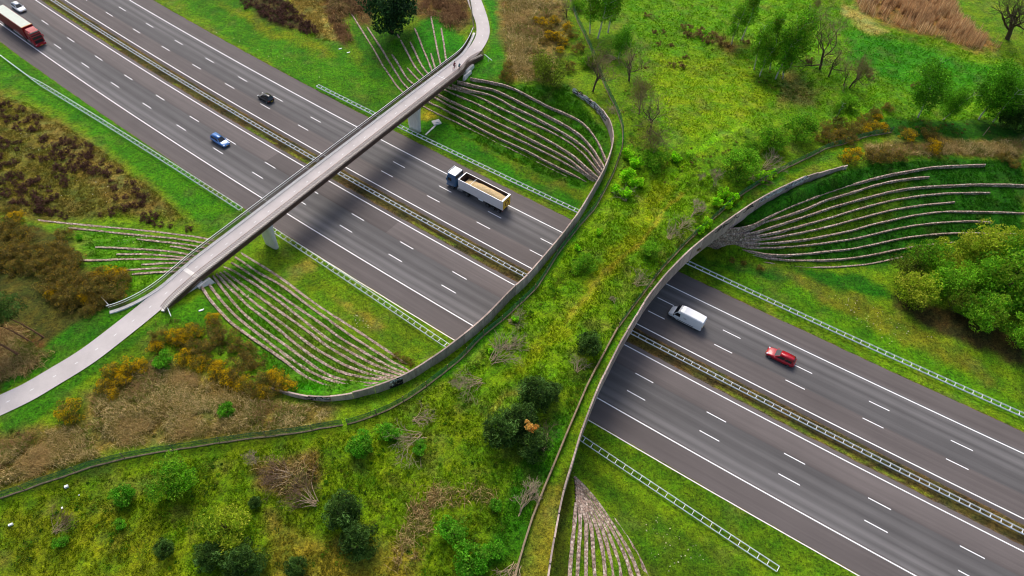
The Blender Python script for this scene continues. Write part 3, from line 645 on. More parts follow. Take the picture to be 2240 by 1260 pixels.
# ---------------------------------------------------------------- motorway
def strip(name, s0, s1, o0, o1, z, mt, step=6.0, parent=None, wob=0, nseg=1, **kw):
    s = np.arange(s0, s1 + .01, step); oo = np.linspace(o0, o1, nseg + 1); v = []; uv = []
    for a in s:
        for j, b in enumerate(oo):
            b2 = b + (wob * (vnoise(a, b, 3.0, 77) - 0.5) if j in (0, nseg) else 0)
            x, y = XY(a, b2); v.append((x, y, z)); uv.append((a, b2))
    return link(name, arr_mesh(name, v, grid_faces(len(s), len(oo)), uv=np.array(uv)), mt, parent, **kw)
strip("road", -420, 620, -7.7, 8.15, 0.0, M['asphalt'], kind='structure', label="lower carriageway of dark worn asphalt with three lanes and a hard shoulder", wob=.12, step=1.5)
up_ = strip("road", -420, 620, 11.25, 26.75, 0.0, M['asphalt'], kind='structure', label="upper carriageway of dark worn asphalt with three lanes and a hard shoulder", wob=.12, step=1.5)
lo_ = bpy.data.objects["road"]
def lines(parent, solid, dash):
    v = []; f = []
    def q(a0, a1, o, w):
        n = max(1, int((a1 - a0) / 6))
        for i in range(n):
            b = len(v); u0 = a0 + (a1 - a0) * i / n; u1 = a0 + (a1 - a0) * (i + 1) / n
            for a, oo in ((u0, o - w / 2), (u1, o - w / 2), (u1, o + w / 2), (u0, o + w / 2)):
                x, y = XY(a, oo); v.append((x, y, 0.006))
            f.append((b, b + 1, b + 2, b + 3))
    for o, w in solid: q(-300, 500, o, w)
    for o, ph in dash:
        for i in range(-25, 45): q(ph + 12 * i - 1.55, ph + 12 * i + 1.55, o, 0.17)
    link("lane_marking", arr_mesh("lane_marking", v, f), M['paint'], parent)
lines(lo_, [(-3.77, .2), (7.32, .2)], [(0.0, 0.0), (3.5, -12.373)])
lines(up_, [(12.2, .2), (22.85, .2)], [(15.726, -4.342), (19.234, -4.302)])
# grassy central reserve
s = np.arange(-300, 500, 1.0); oo = np.array([8.1, 8.45, 9.0, 9.7, 10.5, 11.0, 11.3]); hh = np.array([0.004, .07, .12, .12, .12, .07, .004])
v = []; col = []
for a in s:
    for b, h in zip(oo, hh):
        bb = b + .25 * (vnoise(a, b * 3, 1.1, 51) - .5); x, y = XY(a, bb); v.append((x, y, h * (0.6 + vnoise(a, b * 4, .9, 52))))
v = np.array(v); sa, ob = np.repeat(s, len(oo)), np.tile(oo, len(s))
g_ = C(92, 86, 30); e_ = C(112, 90, 80)
k_ = np.clip((fbm(sa, ob * 2, 3, 53) - .35) * 3, 0, 1)[:, None]
mc = (C(66, 56, 38) * (1 - k_) + C(94, 84, 46) * k_); mc = np.where(((ob < 8.3) | (ob > 11.2))[:, None], e_, mc)
lime = ((ob > 8.3) & (ob < 8.6) & (fbm(sa, ob * 0, 14, 54) > .58))[:, None]; mc = np.where(lime, C(112, 122, 40), mc)
link("median", arr_mesh("median", v, grid_faces(len(s), len(oo)), mc, smooth_=True), M['ground'], kind='structure', label="strip of dry grass between the two carriageways")
# grass edges beside both hard shoulders
for o_in, o_out in ((-7.62, -9.1), (26.66, 28.2)):
    s = np.arange(-300, 500, .5); sg = 1 if o_out > o_in else -1; u = np.array([0, .12, .35, .7, 1.0]); v = []
    for a in s:
        w0 = .16 * (vnoise(a, 1, 2.2, 81) - .5) + .14 * (vnoise(a, 2, .6, 82) - .5)
        for k, b in enumerate(u):
            x, y = XY(a, o_in + (o_out - o_in) * b + sg * w0 * (1 - b)); v.append((x, y, (.004, .05, .075, .075, -.02)[k] * (1 if k in (0, 4) else .6 + .8 * vnoise(a, k * 3, .7, 83))))
    v = np.array(v); pc = paint(v); kk_ = np.tile(u, len(s)); soil = (kk_ < .05)[:, None]; pc = np.where(soil, C(112, 92, 78), pc * (.75 + .5 * fbm(v[:, 0], v[:, 1], 1.2, 84))[:, None])
    link("verge", arr_mesh("verge", v, grid_faces(len(s), len(u)), pc, smooth_=True), M['ground'], kind='structure', label="ragged grass edge along the %s hard shoulder" % ("lower" if sg < 0 else "upper"))
# pale concrete edging beside the lower hard shoulder
for nm, s0, s1, o in (("kerb", 90, 134, -7.82), ("kerb", 152, 250, -7.82)):
    strip(nm, s0, s1, o - .12, o + .06, 0.09, M['conc'], kind='structure', label="thin concrete edging along the lower hard shoulder", step=2, wob=.06)

# ---------------------------------------------------------------- stone terraces
PLACE = dict(sw="on the slope between cycle bridge and overpass below the motorway", w="on the bank beside the lower end of the cycle bridge",
             n="on the bank beside the upper end of the cycle bridge", ne="on the slope between cycle bridge and overpass above the motorway",
             e="on the bank beyond the overpass above the motorway", s="on the bank beyond the overpass below the motorway")
ORD = ["lowest", "second lowest", "third lowest", "fourth lowest", "fifth lowest", "fifth highest", "fourth highest", "third highest", "second highest", "highest"]
ORD9 = ORD[:4] + ["middle"] + ORD[6:]
WID = dict(sw=.44, w=.42, n=.38, ne=.32, e=.3, s=.48)
for k_, ls in TW.items():
    for i, l in enumerate(ls):
        n = len(l); t = np.gradient(l[:, :2], axis=0); t /= np.linalg.norm(t, axis=1)[:, None] + 1e-9
        nr = np.stack([-t[:, 1], t[:, 0]], -1); hw = WID[k_] / 2
        rings = []
        for j in range(n):
            taper = 1 if 1 < j < n - 2 else .8
            w_ = hw * taper * (0.85 + 0.32 * vnoise(j, i, 2.0, 60)); zt = l[j, 2] + 0.06 * (vnoise(j * .6, i, 1.0, 61) - .5)
            c0 = l[j, :2]; a = nr[j]
            rings.append([(*(c0 - a * w_ * 1.1), zt - 0.9), (*(c0 - a * w_), zt - .05), (*(c0 - a * w_ * .85), zt), (*(c0 + a * w_ * .85), zt), (*(c0 + a * w_), zt - .05), (*(c0 + a * w_ * 1.1), zt - 0.9)])
        mb = MB(); mb.loft(rings)
        mb.build("stone_terrace", M['rubble'], label=f"{(ORD if len(ls) == 10 else ORD9)[i]} curved stone course {PLACE[k_]}", cat="terrace wall", group=f"stone courses {PLACE[k_]}")

# ---------------------------------------------------------------- planted overpass
op = thing("wildlife_overpass", "wide grassy hourglass shaped overpass with concrete parapet walls crossing the motorway", "overpass", (0, 0, 0))
NR, NC = 150, 90
a = resample(WL, 1e-9 + np.sum(np.linalg.norm(np.diff(WL, axis=0), axis=1)) / NR)[:NR]; b = resample(WR, 1e-9 + np.sum(np.linalg.norm(np.diff(WR, axis=0), axis=1)) / NR)[:NR]
t = np.linspace(0.0, 1.0, NC)[None, :, None]; DP = a[:, None] * (1 - t) + b[:, None] * t
dz = deck_z(DP[..., 0].ravel(), DP[..., 1].ravel()).reshape(NR, NC)
dz[0] -= .12; dz[-1] -= .12
D3 = np.concatenate([DP, dz[..., None]], -1).reshape(-1, 3)
link("overpass_ground", arr_mesh("overpass_ground", D3, grid_faces(NR, NC), paint(D3), smooth_=True), M['ground'], kind='structure', label="rough grass growing on the overpass between its two walls")
sl_ = MB(); rows = range(0, NR, 3)
for kk, zz in ((0, 5.9),):
    vs = [(DP[r, c, 0], DP[r, c, 1], zz) for r in rows for c in (2, NC // 2, NC - 3)]
    sl_.add(vs, [tuple(q_) for q_ in grid_faces(len(list(rows)), 3)])
    vs = [(DP[r, c, 0], DP[r, c, 1], zz - .35) for r in rows for c in (2, NC // 2, NC - 3)]
    sl_.add(vs, [tuple(q_)[::-1] for q_ in grid_faces(len(list(rows)), 3)])
sl_.build("deck_slab", M['conc'], op)
rng = random.Random(5)
def parapet(line, name):
    mb = MB(); i = 0; n = len(line); d = np.gradient(line, axis=0); d /= np.linalg.norm(d, axis=1)[:, None]; nr = np.stack([-d[:, 1], d[:, 0]], -1)
    while i < n - 1:
        j = min(n - 1, i + 3); zt = WALL_T + rng.uniform(-.03, .03) - .75 * max(0, 1 - min(i, n - 1 - i) / 14); sh = rng.uniform(-.02, .02); rings = []
        idx = list(range(i, j + 1))
        for m_ in idx:
            c0 = line[m_] + nr[m_] * sh + (d[m_] * .03 if m_ == i else 0) - (d[m_] * .03 if m_ == j else 0)
            lo = c0 - nr[m_] * .11; hi = c0 + nr[m_] * .11
            rings.append([(*lo, WALL_B), (*lo, zt), (*hi, zt), (*hi, WALL_B)])
        mb.loft(rings); i = j
    return mb.build(name, M['wall'], op)
parapet(WL, "parapet_wall"); parapet(WR, "parapet_wall")
# sprayed scribbles on the panels: short painted strokes a few millimetres proud
def spray(line, px0, px1, side, z0, z1, seed, nst, mats, wd=.1):
    r_ = random.Random(seed); qx = at(px0[0], px0[1], WALL_T)[:2]; qy = at(px1[0], px1[1], WALL_T)[:2]
    i0 = int(np.argmin(np.hypot(*(line - qx).T))); i1 = int(np.argmin(np.hypot(*(line - qy).T))); i0, i1 = min(i0, i1), max(i0, i1)
    fine = resample(line[i0:i1 + 1], .1); d = np.gradient(fine, axis=0); d /= np.linalg.norm(d, axis=1)[:, None]; nr = np.stack([-d[:, 1], d[:, 0]], -1)
    for mt, frac in mats:
        mb = MB()
        for _ in range(int(nst * frac)):
            c0 = r_.uniform(.05, .95) * (len(fine) - 1); w_ = r_.uniform(3, 9); zc = r_.uniform(z0 + .25, z1 - .25); ph = r_.uniform(0, 6.3); hgt = r_.uniform(.15, .38)
            pts = []
            for u in np.linspace(0, r_.uniform(3, 6.2), 12):
                k2 = int(np.clip(c0 + w_ * math.cos(u + ph) + u * 1.5, 0, len(fine) - 1)); pts.append((k2, zc + hgt * math.sin(u + ph)))
            for (k1, za), (k2, zb) in zip(pts[:-1], pts[1:]):
                A_ = fine[k1] + nr[k1] * side * .14; B_ = fine[k2] + nr[k2] * side * .14
                mb.add([(*A_, za - wd), (*B_, zb - wd), (*B_, zb + wd), (*A_, za + wd)], [(0, 1, 2, 3)])
        mb.build("graffiti_lettering", mt, op)
G2 = [(M['white_gr'], .55), (M['black_gr'], .45)]
spray(WR, (1660,436), (1770,382), -1, 8.0, 8.95, 3, 80, [(M['white_gr'], .85), (M['black_gr'], .15)], .14)
spray(WR, (1560,504), (1650,440), -1, 7.8, 8.9, 4, 12, [(M['black_gr'], 1)])
spray(WL, (1258,191), (1330,253), 1, 7.4, 8.9, 6, 60, G2)
spray(WL, (855,832), (885,820), -1, 7.0, 8.9, 7, 18, [(M['black_gr'], .8), (M['white_gr'], .2)])
spray(WL, (655,860), (720,866), -1, 7.6, 8.9, 9, 16, [(M['black_gr'], .6), (M['white_gr'], .4)], .07)

# ---------------------------------------------------------------- fences
def fence(px, name, label, kind, hgt, spacing=4.0, post_px=None):
    pts = []
    for q_ in px: pts.append(gp(*q_))
    line = resample(smooth(resample(np.array(pts)[:, :2], 1.0), 3), 1.0)
    z = hz(line[:, 0], line[:, 1]); root = thing(name, label, "fence", (line[0, 0], line[0, 1], float(z[0])))
    L = np.c_[line, z]; off = np.array([line[0, 0], line[0, 1], z[0]])
    L = L - off; st = max(2, int(spacing)); pm = []
    for i in range(0, len(L), st):
        mb = MB(); lean = rng.uniform(-.12, .12); x, y, zz = L[i]
        mb.tube([(x, y, zz - .3), (x + lean * .3, y + lean, zz + hgt * rng.uniform(1.0, 1.15))], .06, 5)
        pm.append(mb)
    for mb in pm[:95]: mb.build("post", M['wood'], root)
    d = np.gradient(L[:, :2], axis=0); d /= np.linalg.norm(d, axis=1)[:, None] + 1e-9; nr = np.stack([-d[:, 1], d[:, 0]], -1)
    if kind == 'mesh':      # wire netting: thin green strands with open squares between them
        mb = MB()
        for h in (.1, hgt * .5, hgt): mb.tube([(x, y, zz + h) for x, y, zz in L[::2]], .03, 3)
        mb.build("wire", M['mesh'], root)
        mb = MB(); mb.loft([[(x + a_[0] * .03, y + a_[1] * .03, zz), (x + a_[0] * .03, y + a_[1] * .03, zz + hgt)] for (x, y, zz), a_ in zip(L, nr)], closed=False)
        mb.build("netting", M['net'], root)
        mb = MB(); mb.loft([[(x - n_[0] * .1, y - n_[1] * .1, zz - .2), (x - n_[0] * .1, y - n_[1] * .1, zz + .16), (x + n_[0] * .1, y + n_[1] * .1, zz + .16), (x + n_[0] * .1, y + n_[1] * .1, zz - .2)] for (x, y, zz), n_ in zip(L, nr)])
        mb.build("kick_board", M['wood'], root)
    else:                   # weathered boards, laid flat edge up
        mb = MB()
        for i in range(0, len(L) - 1, 4):
            j = min(len(L) - 1, i + 4); sh = rng.uniform(-.02, .02)
            mb.loft([[(*(L[m_, :2] - nr[m_] * (.11 + sh)), L[m_, 2] - .3), (*(L[m_, :2] - nr[m_] * (.11 + sh)), L[m_, 2] + hgt), (*(L[m_, :2] + nr[m_] * (.11 - sh)), L[m_, 2] + hgt), (*(L[m_, :2] + nr[m_] * (.11 - sh)), L[m_, 2] - .3)] for m_ in (i, j)])
        mb.build("board", M['wood'], root)
    return root
fence([(-60,1112),(0,1091.7),(83,1061.7),(150,1040),(216.7,1016.7),(300,998),(416.7,980),(533,961.7),(640,950),(750.5,930.5)], "netting_fence", "green netting fence along the bramble bank below the cycle path", 'mesh', 1.5, 6)
fence([(760,929),(819,911.4),(849.5,898),(902.9,867.6),(963.8,822),(1009.5,787.6),(1043,746.7),(1110,693),(1176.7,630),(1216.7,561.7),(1263,500),(1302,457.6),(1328.6,407.6),(1343,379),(1352,350.5),(1362,322),(1363,293),(1359.5,269.5),(1352,250.5),(1343,229),(1324,193),(1300,127),(1280,80),(1262,45),(1240,-20)], "netting_fence", "green netting fence behind the overpass wall nearest the cycle bridge", 'mesh', 1.35, 4)
fence([(1353,716.7),(1396.7,656.7),(1450,586.7),(1503,530),(1553,486.7),(1613,433),(1653,406.7),(1713,371.7),(1760,350),(1826.7,320),(1876.7,305),(1920,295),(1950,290)], "netting_fence", "green netting fence behind the overpass wall farthest from the cycle bridge", 'mesh', 1.3, 4)
fence([(1122,1275),(1127.6,1258),(1150.5,1176),(1169.5,1119),(1200,1046.7),(1242,944),(1268.6,881),(1284,845),(1318,780),(1350,722)], "board_fence", "low weathered board fence along the overpass grass strip", 'board', .75, 5)
fence([(1024,-10),(1031,20),(1034,45),(1037,64)], "netting_fence", "short netting fence at the bend of the cycle path", 'mesh', 1.4, 3)
for pxp, lab in (((2150,297), "pale leaning wooden post in the grass near the gorse"), ((2232,310), "pale leaning wooden post at the photo's right edge")):
    g_ = gp(*pxp); mb = MB(); mb.tube([(0, 0, -.2), (.35, .25, 2.0)], [.09, .07], 6); mb.build("fence_post", M['wood'], loc=tuple(g_), label=lab, cat="post")

# ---------------------------------------------------------------- cycle bridge and path
BZ = 7.15
c0 = at(675, 395, BZ); c1 = at(971, 166.7, BZ); bd = (c1 - c0)[:2]; bd /= np.linalg.norm(bd); bn = np.array([-bd[1], bd[0]])
def bp(al, off, z): return (c0[0] + bd[0] * al + bn[0] * off, c0[1] + bd[1] * al + bn[1] * off, z)
br = thing("cycle_bridge", "slender pale concrete cycle bridge with ribbed steel railings spanning the motorway", "bridge", (0, 0, 0))
A0, A1 = -26.4, 45.5
def bsec(al, o0=-1.95, o1=1.95): return [bp(al, o1, BZ - .02), bp(al, o1, BZ - .45), bp(al, .9, BZ - 1.15), bp(al, -.9, BZ - 1.15), bp(al, o0, BZ - .45), bp(al, o0, BZ - .02)]
mb = MB(); mb.loft([bsec(al) for al in np.linspace(A0, A1, 12)]); mb.build("deck", M['conc'], br)
# running surface and edge strips follow the path line; at the ends the path curves on into the land
cen_px = [(-60,915,6.2),(0,886,6.3),(63,858,6.45),(120,822,6.6),(161,799,6.7),(203,771,6.8),(241,741,6.9),(278,712,7.0),(315,683,7.1),(348,655,BZ),(382,627,BZ)]
low = np.array([at(x, y, z) for x, y, z in cen_px])
up_px = [(1018,133,BZ),(1042,106,BZ),(1057,78,7.1),(1057,55,7.0),(1049,30,6.9),(1037,0,6.7),(1022,-40,6.5)]
upl = np.array([at(x, y, z) for x, y, z in up_px])
mid = np.array([bp(al, 0, BZ) for al in np.linspace(A0, 44, 20)])
cen = np.vstack([low[:-1], mid, upl[1:]]); cen = smooth(resample(cen, .75), 8)
half = np.interp(np.arange(len(cen)), [0, 35, 60, len(cen) - 30, len(cen) - 18, len(cen)], [1.75, 1.75, 1.5, 1.5, 1.7, 1.75])
d = np.gradient(cen[:, :2], axis=0); d /= np.linalg.norm(d, axis=1)[:, None]; nr = np.stack([-d[:, 1], d[:, 0]], -1)
v = []
for i in range(len(cen)):
    for o in (-half[i], 0, half[i]): v.append((*(cen[i, :2] + nr[i] * o), cen[i, 2] + .012))
link("path", arr_mesh("path", v, grid_faces(len(cen), 3)), M['path'], kind='structure', label="smooth pale cycle path curving onto the bridge")
pth = bpy.data.objects["path"]
dcum = np.r_[0, np.cumsum(np.linalg.norm(np.diff(cen, axis=0), axis=1))]
i0 = int(np.argmin(np.linalg.norm(cen - c0, axis=1))); v = []; f = []
for k_ in range(-40, 40):
    a_ = dcum[i0] + 3.09 * k_
    if a_ < 1 or a_ > dcum[-1] - 1: continue
    pts = [np.array([np.interp(a_ + e, dcum, cen[:, j]) for j in range(3)]) for e in (-.22, .22)]; t_ = (pts[1] - pts[0])[:2]; t_ /= np.linalg.norm(t_); n_ = np.array([-t_[1], t_[0]]) * .045; b = len(v)
    v += [(*(pts[0][:2] - n_), pts[0][2] + .018), (*(pts[1][:2] - n_), pts[1][2] + .018), (*(pts[1][:2] + n_), pts[1][2] + .018), (*(pts[0][:2] + n_), pts[0][2] + .018)]; f.append((b, b + 1, b + 2, b + 3))
link("centre_dash", arr_mesh("centre_dash", v, f), M['paint'], pth)
# left edge line of the bridge with its curved ends (pale strip + railing)
left_px = [(240,682,6.95),(262,676,7.0),(290,664,BZ),(320,648,BZ),(350,628,BZ)]
leftl = np.array([at(x, y, z) for x, y, z in left_px])
lu_px = [(1000,127,BZ),(1012,116,BZ),(1023,100,BZ),(1030,87,BZ),(1036,72,BZ)]
leftu = np.array([at(x, y, z) for x, y, z in lu_px])
LE = np.vstack([leftl, [bp(al, 1.85, BZ) for al in np.linspace(-24, 44, 20)], leftu]); LE = smooth(resample(LE, .5), 8)
rl_px = [(357,681,BZ),(370,664,BZ),(392,644,BZ)]; RLl = np.array([at(x, y, z) for x, y, z in rl_px])
ru_px = [(1022,138,BZ),(1040,128,BZ),(1055,121,7.1)]; RLu = np.array([at(x, y, z) for x, y, z in ru_px])
RE = np.vstack([RLl, [bp(al, -1.9, BZ) for al in np.linspace(-26, 44, 20)], RLu]); RE = smooth(resample(RE, .5), 8)
def normals(L):
    d = np.gradient(L[:, :2], axis=0); d /= np.linalg.norm(d, axis=1)[:, None]; return np.stack([-d[:, 1], d[:, 0]], -1)
nl = normals(LE); mb = MB()
mb.loft([[(*(p_[:2] - n_ * .42), p_[2] - .5), (*(p_[:2] - n_ * .42), p_[2] + .07), (*(p_[:2] + n_ * .12), p_[2] + .09), (*(p_[:2] + n_ * .12), p_[2] - .5)] for p_, n_ in zip(LE, nl)])
mb.build("edge_strip", M['conc'], br)
nrr = normals(RE); mb = MB()
mb.loft([[(*(p_[:2] - n_ * .12), p_[2] - .5), (*(p_[:2] - n_ * .12), p_[2] + .07), (*(p_[:2] + n_ * .4), p_[2] + .06), (*(p_[:2] + n_ * .4), p_[2] - .5)] for p_, n_ in zip(RE, nrr)])
mb.build("edge_strip", M['conc'], br)
def railing(L, sgn):
    """curved steel ribs from under the deck edge, bulging outwards, up to a top rail"""
    Lf = resample(L, .17); n_ = normals(Lf) * sgn; prof = [(-.05, -1.05), (.26, -.85), (.5, -.35), (.6, .15), (.55, .62), (.36, 1.05), (.12, 1.28)]
    mb = MB()
    for p_, a in zip(Lf, n_):
        t_ = np.array([a[1], -a[0]]) * .022; inn = []; out = []
        for o, z in prof:
            q_ = p_[:2] + a * o; inn.append(q_); out.append((q_, p_[2] + z))
        vs = []
        for (q_, z) in out:
            vs += [(*(q_ - t_), z), (*(q_ + t_), z)]
        for k3, (o, z) in enumerate(prof):
            q_ = p_[:2] + a * (o - .09); vs += [(*(q_ - t_), p_[2] + z), (*(q_ + t_), p_[2] + z)]
        m_ = len(prof); fs = []
        for k3 in range(m_ - 1):
            a0 = 2 * k3; b0 = 2 * m_ + 2 * k3
            fs += [(a0, a0 + 1, a0 + 3, a0 + 2), (b0, b0 + 2, b0 + 3, b0 + 1), (a0, a0 + 2, b0 + 2, b0), (a0 + 1, b0 + 1, b0 + 3, a0 + 3)]
        mb.add(vs, fs)
    rib = mb.build("railing", M['bar'], br)
    mb = MB(); mb.loft([[(*(p_[:2] + a * (o + c)), p_[2] + z + e) for c, e in ((-.035, -.02), (.035, -.02), (.035, .02), (-.035, .02))] for p_, a in zip(L, normals(L) * sgn) for o, z in [(.1, 1.30)]])
    for o, z in ((.45, .55), (.38, -.6)):
        mb.loft([[(*(p_[:2] + a * (o + c)), p_[2] + z + e) for c, e in ((-.025, -.025), (.025, -.025), (.025, .025), (-.025, .025))] for p_, a in zip(L, normals(L) * sgn)])
    mb.build("handrail", M['galv'] if sgn > 0 else M['bar'], rib)
    mb = MB(); mb.loft([[(*(p_[:2] + a * .1), p_[2] - .95), (*(p_[:2] + a * .16), p_[2] - .1), (*(p_[:2] + a * .2), p_[2] - .1), (*(p_[:2] + a * .14), p_[2] - .95)] for p_, a in zip(L, normals(L) * sgn)])
    mb.build("fascia", M['steel'], rib)
railing(LE, 1); railing(RE, -1)
PIL = [float((at(x, y, .3)[:2] - c0[:2]) @ bd) for x, y in ((588, 531), (903, 279))]
for al in PIL:
    mb = MB(); rings = []
    cx_, cy_, _z = bp(al, -.05, 0)
    for z, u, w_ in ((-.4, 1.5, .55), (.5, 1.5, .55), (3.2, 1.6, .58), (5.2, 1.8, .64), (6.02, 1.95, .74)):
        ring = []
        for k3 in range(16):
            an = 2 * math.pi * k3 / 16; ce, se = math.cos(an), math.sin(an)
            uu = u * abs(ce) ** .6 * (1 if ce > 0 else -1); ww = w_ * abs(se) ** .8 * (1 if se > 0 else -1)
            ring.append((cx_ - bn[0] * uu + bd[0] * ww, cy_ - bn[1] * uu + bd[1] * ww, z))
        rings.append(ring)
    mb.loft(rings); mb.build("pillar", M['conc'], br, smooth_=True)
for al, sg in ((A0 + .2, 1), (A1 - .5, -1)):
    mb = MB()
    mb.loft([[bp(al, -2.5, BZ - 2.4), bp(al, 2.5, BZ - 2.4), bp(al, 2.3, BZ - .5), bp(al, -2.3, BZ - .5)], [bp(al - sg * 3, -2.4, BZ - 2.4), bp(al - sg * 3, 2.4, BZ - 2.4), bp(al - sg * 3, 2.2, BZ - .5), bp(al - sg * 3, -2.2, BZ - .5)]])
    mb.loft([[bp(al + sg * 1.6, -3.1, BZ - 2.6), bp(al + sg * 1.6, -2.3, BZ - 2.6), bp(al + sg * 1.2, -2.3, BZ - 1.0), bp(al + sg * 1.2, -2.7, BZ - 1.0)], [bp(al - sg * 1.2, -2.9, BZ - 1.6), bp(al - sg * 1.2, -2.4, BZ - 1.6), bp(al - sg * 1.2, -2.4, BZ - .8), bp(al - sg * 1.2, -2.8, BZ - .8)]])
    mb.build("abutment", M['conc'], br)
mb = MB(); mb.add([bp(A0 - .35, -1.45, BZ + .024), bp(A0 + .35, -1.45, BZ + .024), bp(A0 + .35, 1.45, BZ + .024), bp(A0 - .35, 1.45, BZ + .024)], [(0, 1, 2, 3)]); mb.build("expansion_joint", M['conc'], br)
mb = MB(); mb.add([bp(A1 - 6.1, -1.45, BZ + .024), bp(A1 - 6, -1.45, BZ + .024), bp(A1 - 6, 1.45, BZ + .024), bp(A1 - 6.1, 1.45, BZ + .024)], [(0, 1, 2, 3)]); mb.build("expansion_joint", M['galv'], br)
for (xa, ya), (xb, yb), lab in (((222,650), (239,668), "short metal stay beside the lower end of the bridge railing"), ((1060,119), (1076,132), "short metal stay beside the upper end of the bridge railing"), ((366,672), (374,692), "short metal rail below the ribbed railing's lower end")):
    p_, q_ = at(xa, ya, 7.6), at(xb, yb, 7.3); mb = MB(); mb.tube([q_ * 0, p_ - q_], .06, 5); mb.tube([(p_ - q_) * .5, (p_ - q_) * .5 + np.array([0, 0, -1])], .05, 5); mb.build("metal_stay", M['galv'], loc=tuple(q_), label=lab, cat="metal rail")

# ---------------------------------------------------------------- guardrails
def guard(pts_so, label, step=1.333, closed_start=None):
    """two steel beams joined by a spacer and post every 1.33 m"""
    so_l = resample(np.array(pts_so, float), step)
    x, y = XY(so_l[:, 0], so_l[:, 1]); L = np.stack([x, y], -1); gaps = so_l[:, 2] / 2
    d = np.gradient(L, axis=0); d /= np.linalg.norm(d, axis=1)[:, None]; n_ = np.stack([-d[:, 1], d[:, 0]], -1)
    root = thing("guardrail", label, "guardrail", (L[0, 0], L[0, 1], 0), group="guardrails along the motorway"); L = L - L[0]
    for sg in (1, -1):
        mb = MB(); prof = [(-.02, .46), (.03, .51), (.03, .56), (-.01, .60), (.03, .64), (.03, .69), (-.02, .74), (-.04, .74), (-.04, .46)]
        mb.loft([[(*(p_ + a * sg * (g + o)), z) for o, z in prof] for p_, a, g in zip(L, n_, gaps)]); mb.build("beam", M['galv'], root)
    mb = MB(); mb.box((0, 0, .26), (.05, .09, .72)); mb.box((0, 0, .69), (.085, 2 * gaps[len(gaps) // 2] - .02, .06)); pm = None
    for i, (p_, a) in enumerate(zip(L, n_)):
        if gaps[i] < .2: continue
        if pm is None: pm = mb.build("post", M['galv'], root); o = pm
        else: o = link("post", pm.data, None, root)
        o.location = (p_[0], p_[1], 0); o.rotation_euler = (0, 0, math.atan2(d[i, 1], d[i, 0]))
    return root
def so_of(px):
    r = []
    for x, y in px:
        w_ = at(x, y, .7); s_, o_ = SO(w_[0], w_[1]); r.append((float(s_), float(o_)))
    return r
def smo(px, deg=2):
    r = np.array(so_of(px)); c_ = np.polyfit(r[:, 0], r[:, 1], deg); return lambda s_: np.polyval(c_, s_)
G = .86
f1 = smo([(70,170),(133,213),(200,248),(267,290),(333,337),(400,377),(467,415),(593,497),(693,567),(793,630),(860,677),(927,720),(977,755)], 2)
sa = so_of([(0,120)])[0][0]; sb = so_of([(70,167)])[0][0]
o1 = lambda s_: float(f1(s_))
pts = [(sa - 12, so_of([(0,120)])[0][1] + .0, .12), (sa, so_of([(0,120)])[0][1], .12), (sb - 1, o1(sb), .14), (sb + 4, o1(sb + 4), G)] + [(s_, o1(s_), G) for s_ in np.arange(sb + 9, 79, 5)]
guard(pts, "ladder like steel guardrail on the lower verge from its twisted end to the cycle bridge")
guard([(s_, o1(s_), G) for s_ in np.arange(79, 136, 4)], "ladder like steel guardrail on the lower verge between cycle bridge and overpass")
f2 = smo([(1272,957),(1368,1024),(1448,1075),(1539,1136),(1615,1188),(1684,1231)], 1)
s2 = so_of([(1700,1250)])[0][0]
guard([(s_, float(f2(s_)), G) for s_ in np.arange(148, s2, 4)] + [(s2, float(f2(s2)), G)], "ladder like steel guardrail on the lower verge beyond the overpass")
for a_, b_, lab in ((-44, 82, "steel guardrail in the central reserve from the photo's top corner to the cycle bridge"), (82, 138, "steel guardrail in the central reserve between cycle bridge and overpass"), (146, 226, "steel guardrail in the central reserve beyond the overpass")):
    guard([(s_, 9.75, .72) for s_ in np.arange(a_, b_ + .1, 4)], lab)
f3 = smo([(697,185),(820,250),(873,278),(927,302),(1007,340),(1107,385),(1173,418),(1267,462)], 1)
s3 = so_of([(697,185)])[0][0]
guard([(s_, float(f3(s_)), G) for s_ in np.arange(s3, 134, 4)], "steel guardrail on the upper verge running from left of the cycle bridge to the overpass")
f4 = smo([(1500,574),(1640,632),(1778,701),(1911,756),(2044,822),(2178,879),(2240,909)], 1)
guard([(s_, float(f4(s_)), G) for s_ in np.arange(146, 216, 4)], "steel guardrail on the upper verge beyond the overpass")
# drain slab and channel by the upper pillar
p_ = gp(955, 269); mb = MB(); mb.box((0, 0, .12), (1.7, 1.5, .3), rz=.5); mb.box((.1, .1, .33), (.9, .8, .14), rz=.3); mb.build("drain_slab", M['conc'], bevel=.02, loc=tuple(p_), label="pale concrete drain slab in the grass beside the upper bridge pillar", cat="slab")
a_, b_ = gp(952, 276), gp(931, 296); mb = MB()
for i in range(9):
    t_ = (i + .5) / 9; q_ = (b_ - a_) * t_; mb.box((q_[0], q_[1], q_[2] + .06), (.42, .34, .16), rz=math.atan2(b_[1] - a_[1], b_[0] - a_[0]) + rng.uniform(-.1, .1))
mb.build("drain_channel", M['conc'], loc=tuple(a_), label="row of pale concrete channel blocks running from the drain slab to the guardrail", cat="drain")
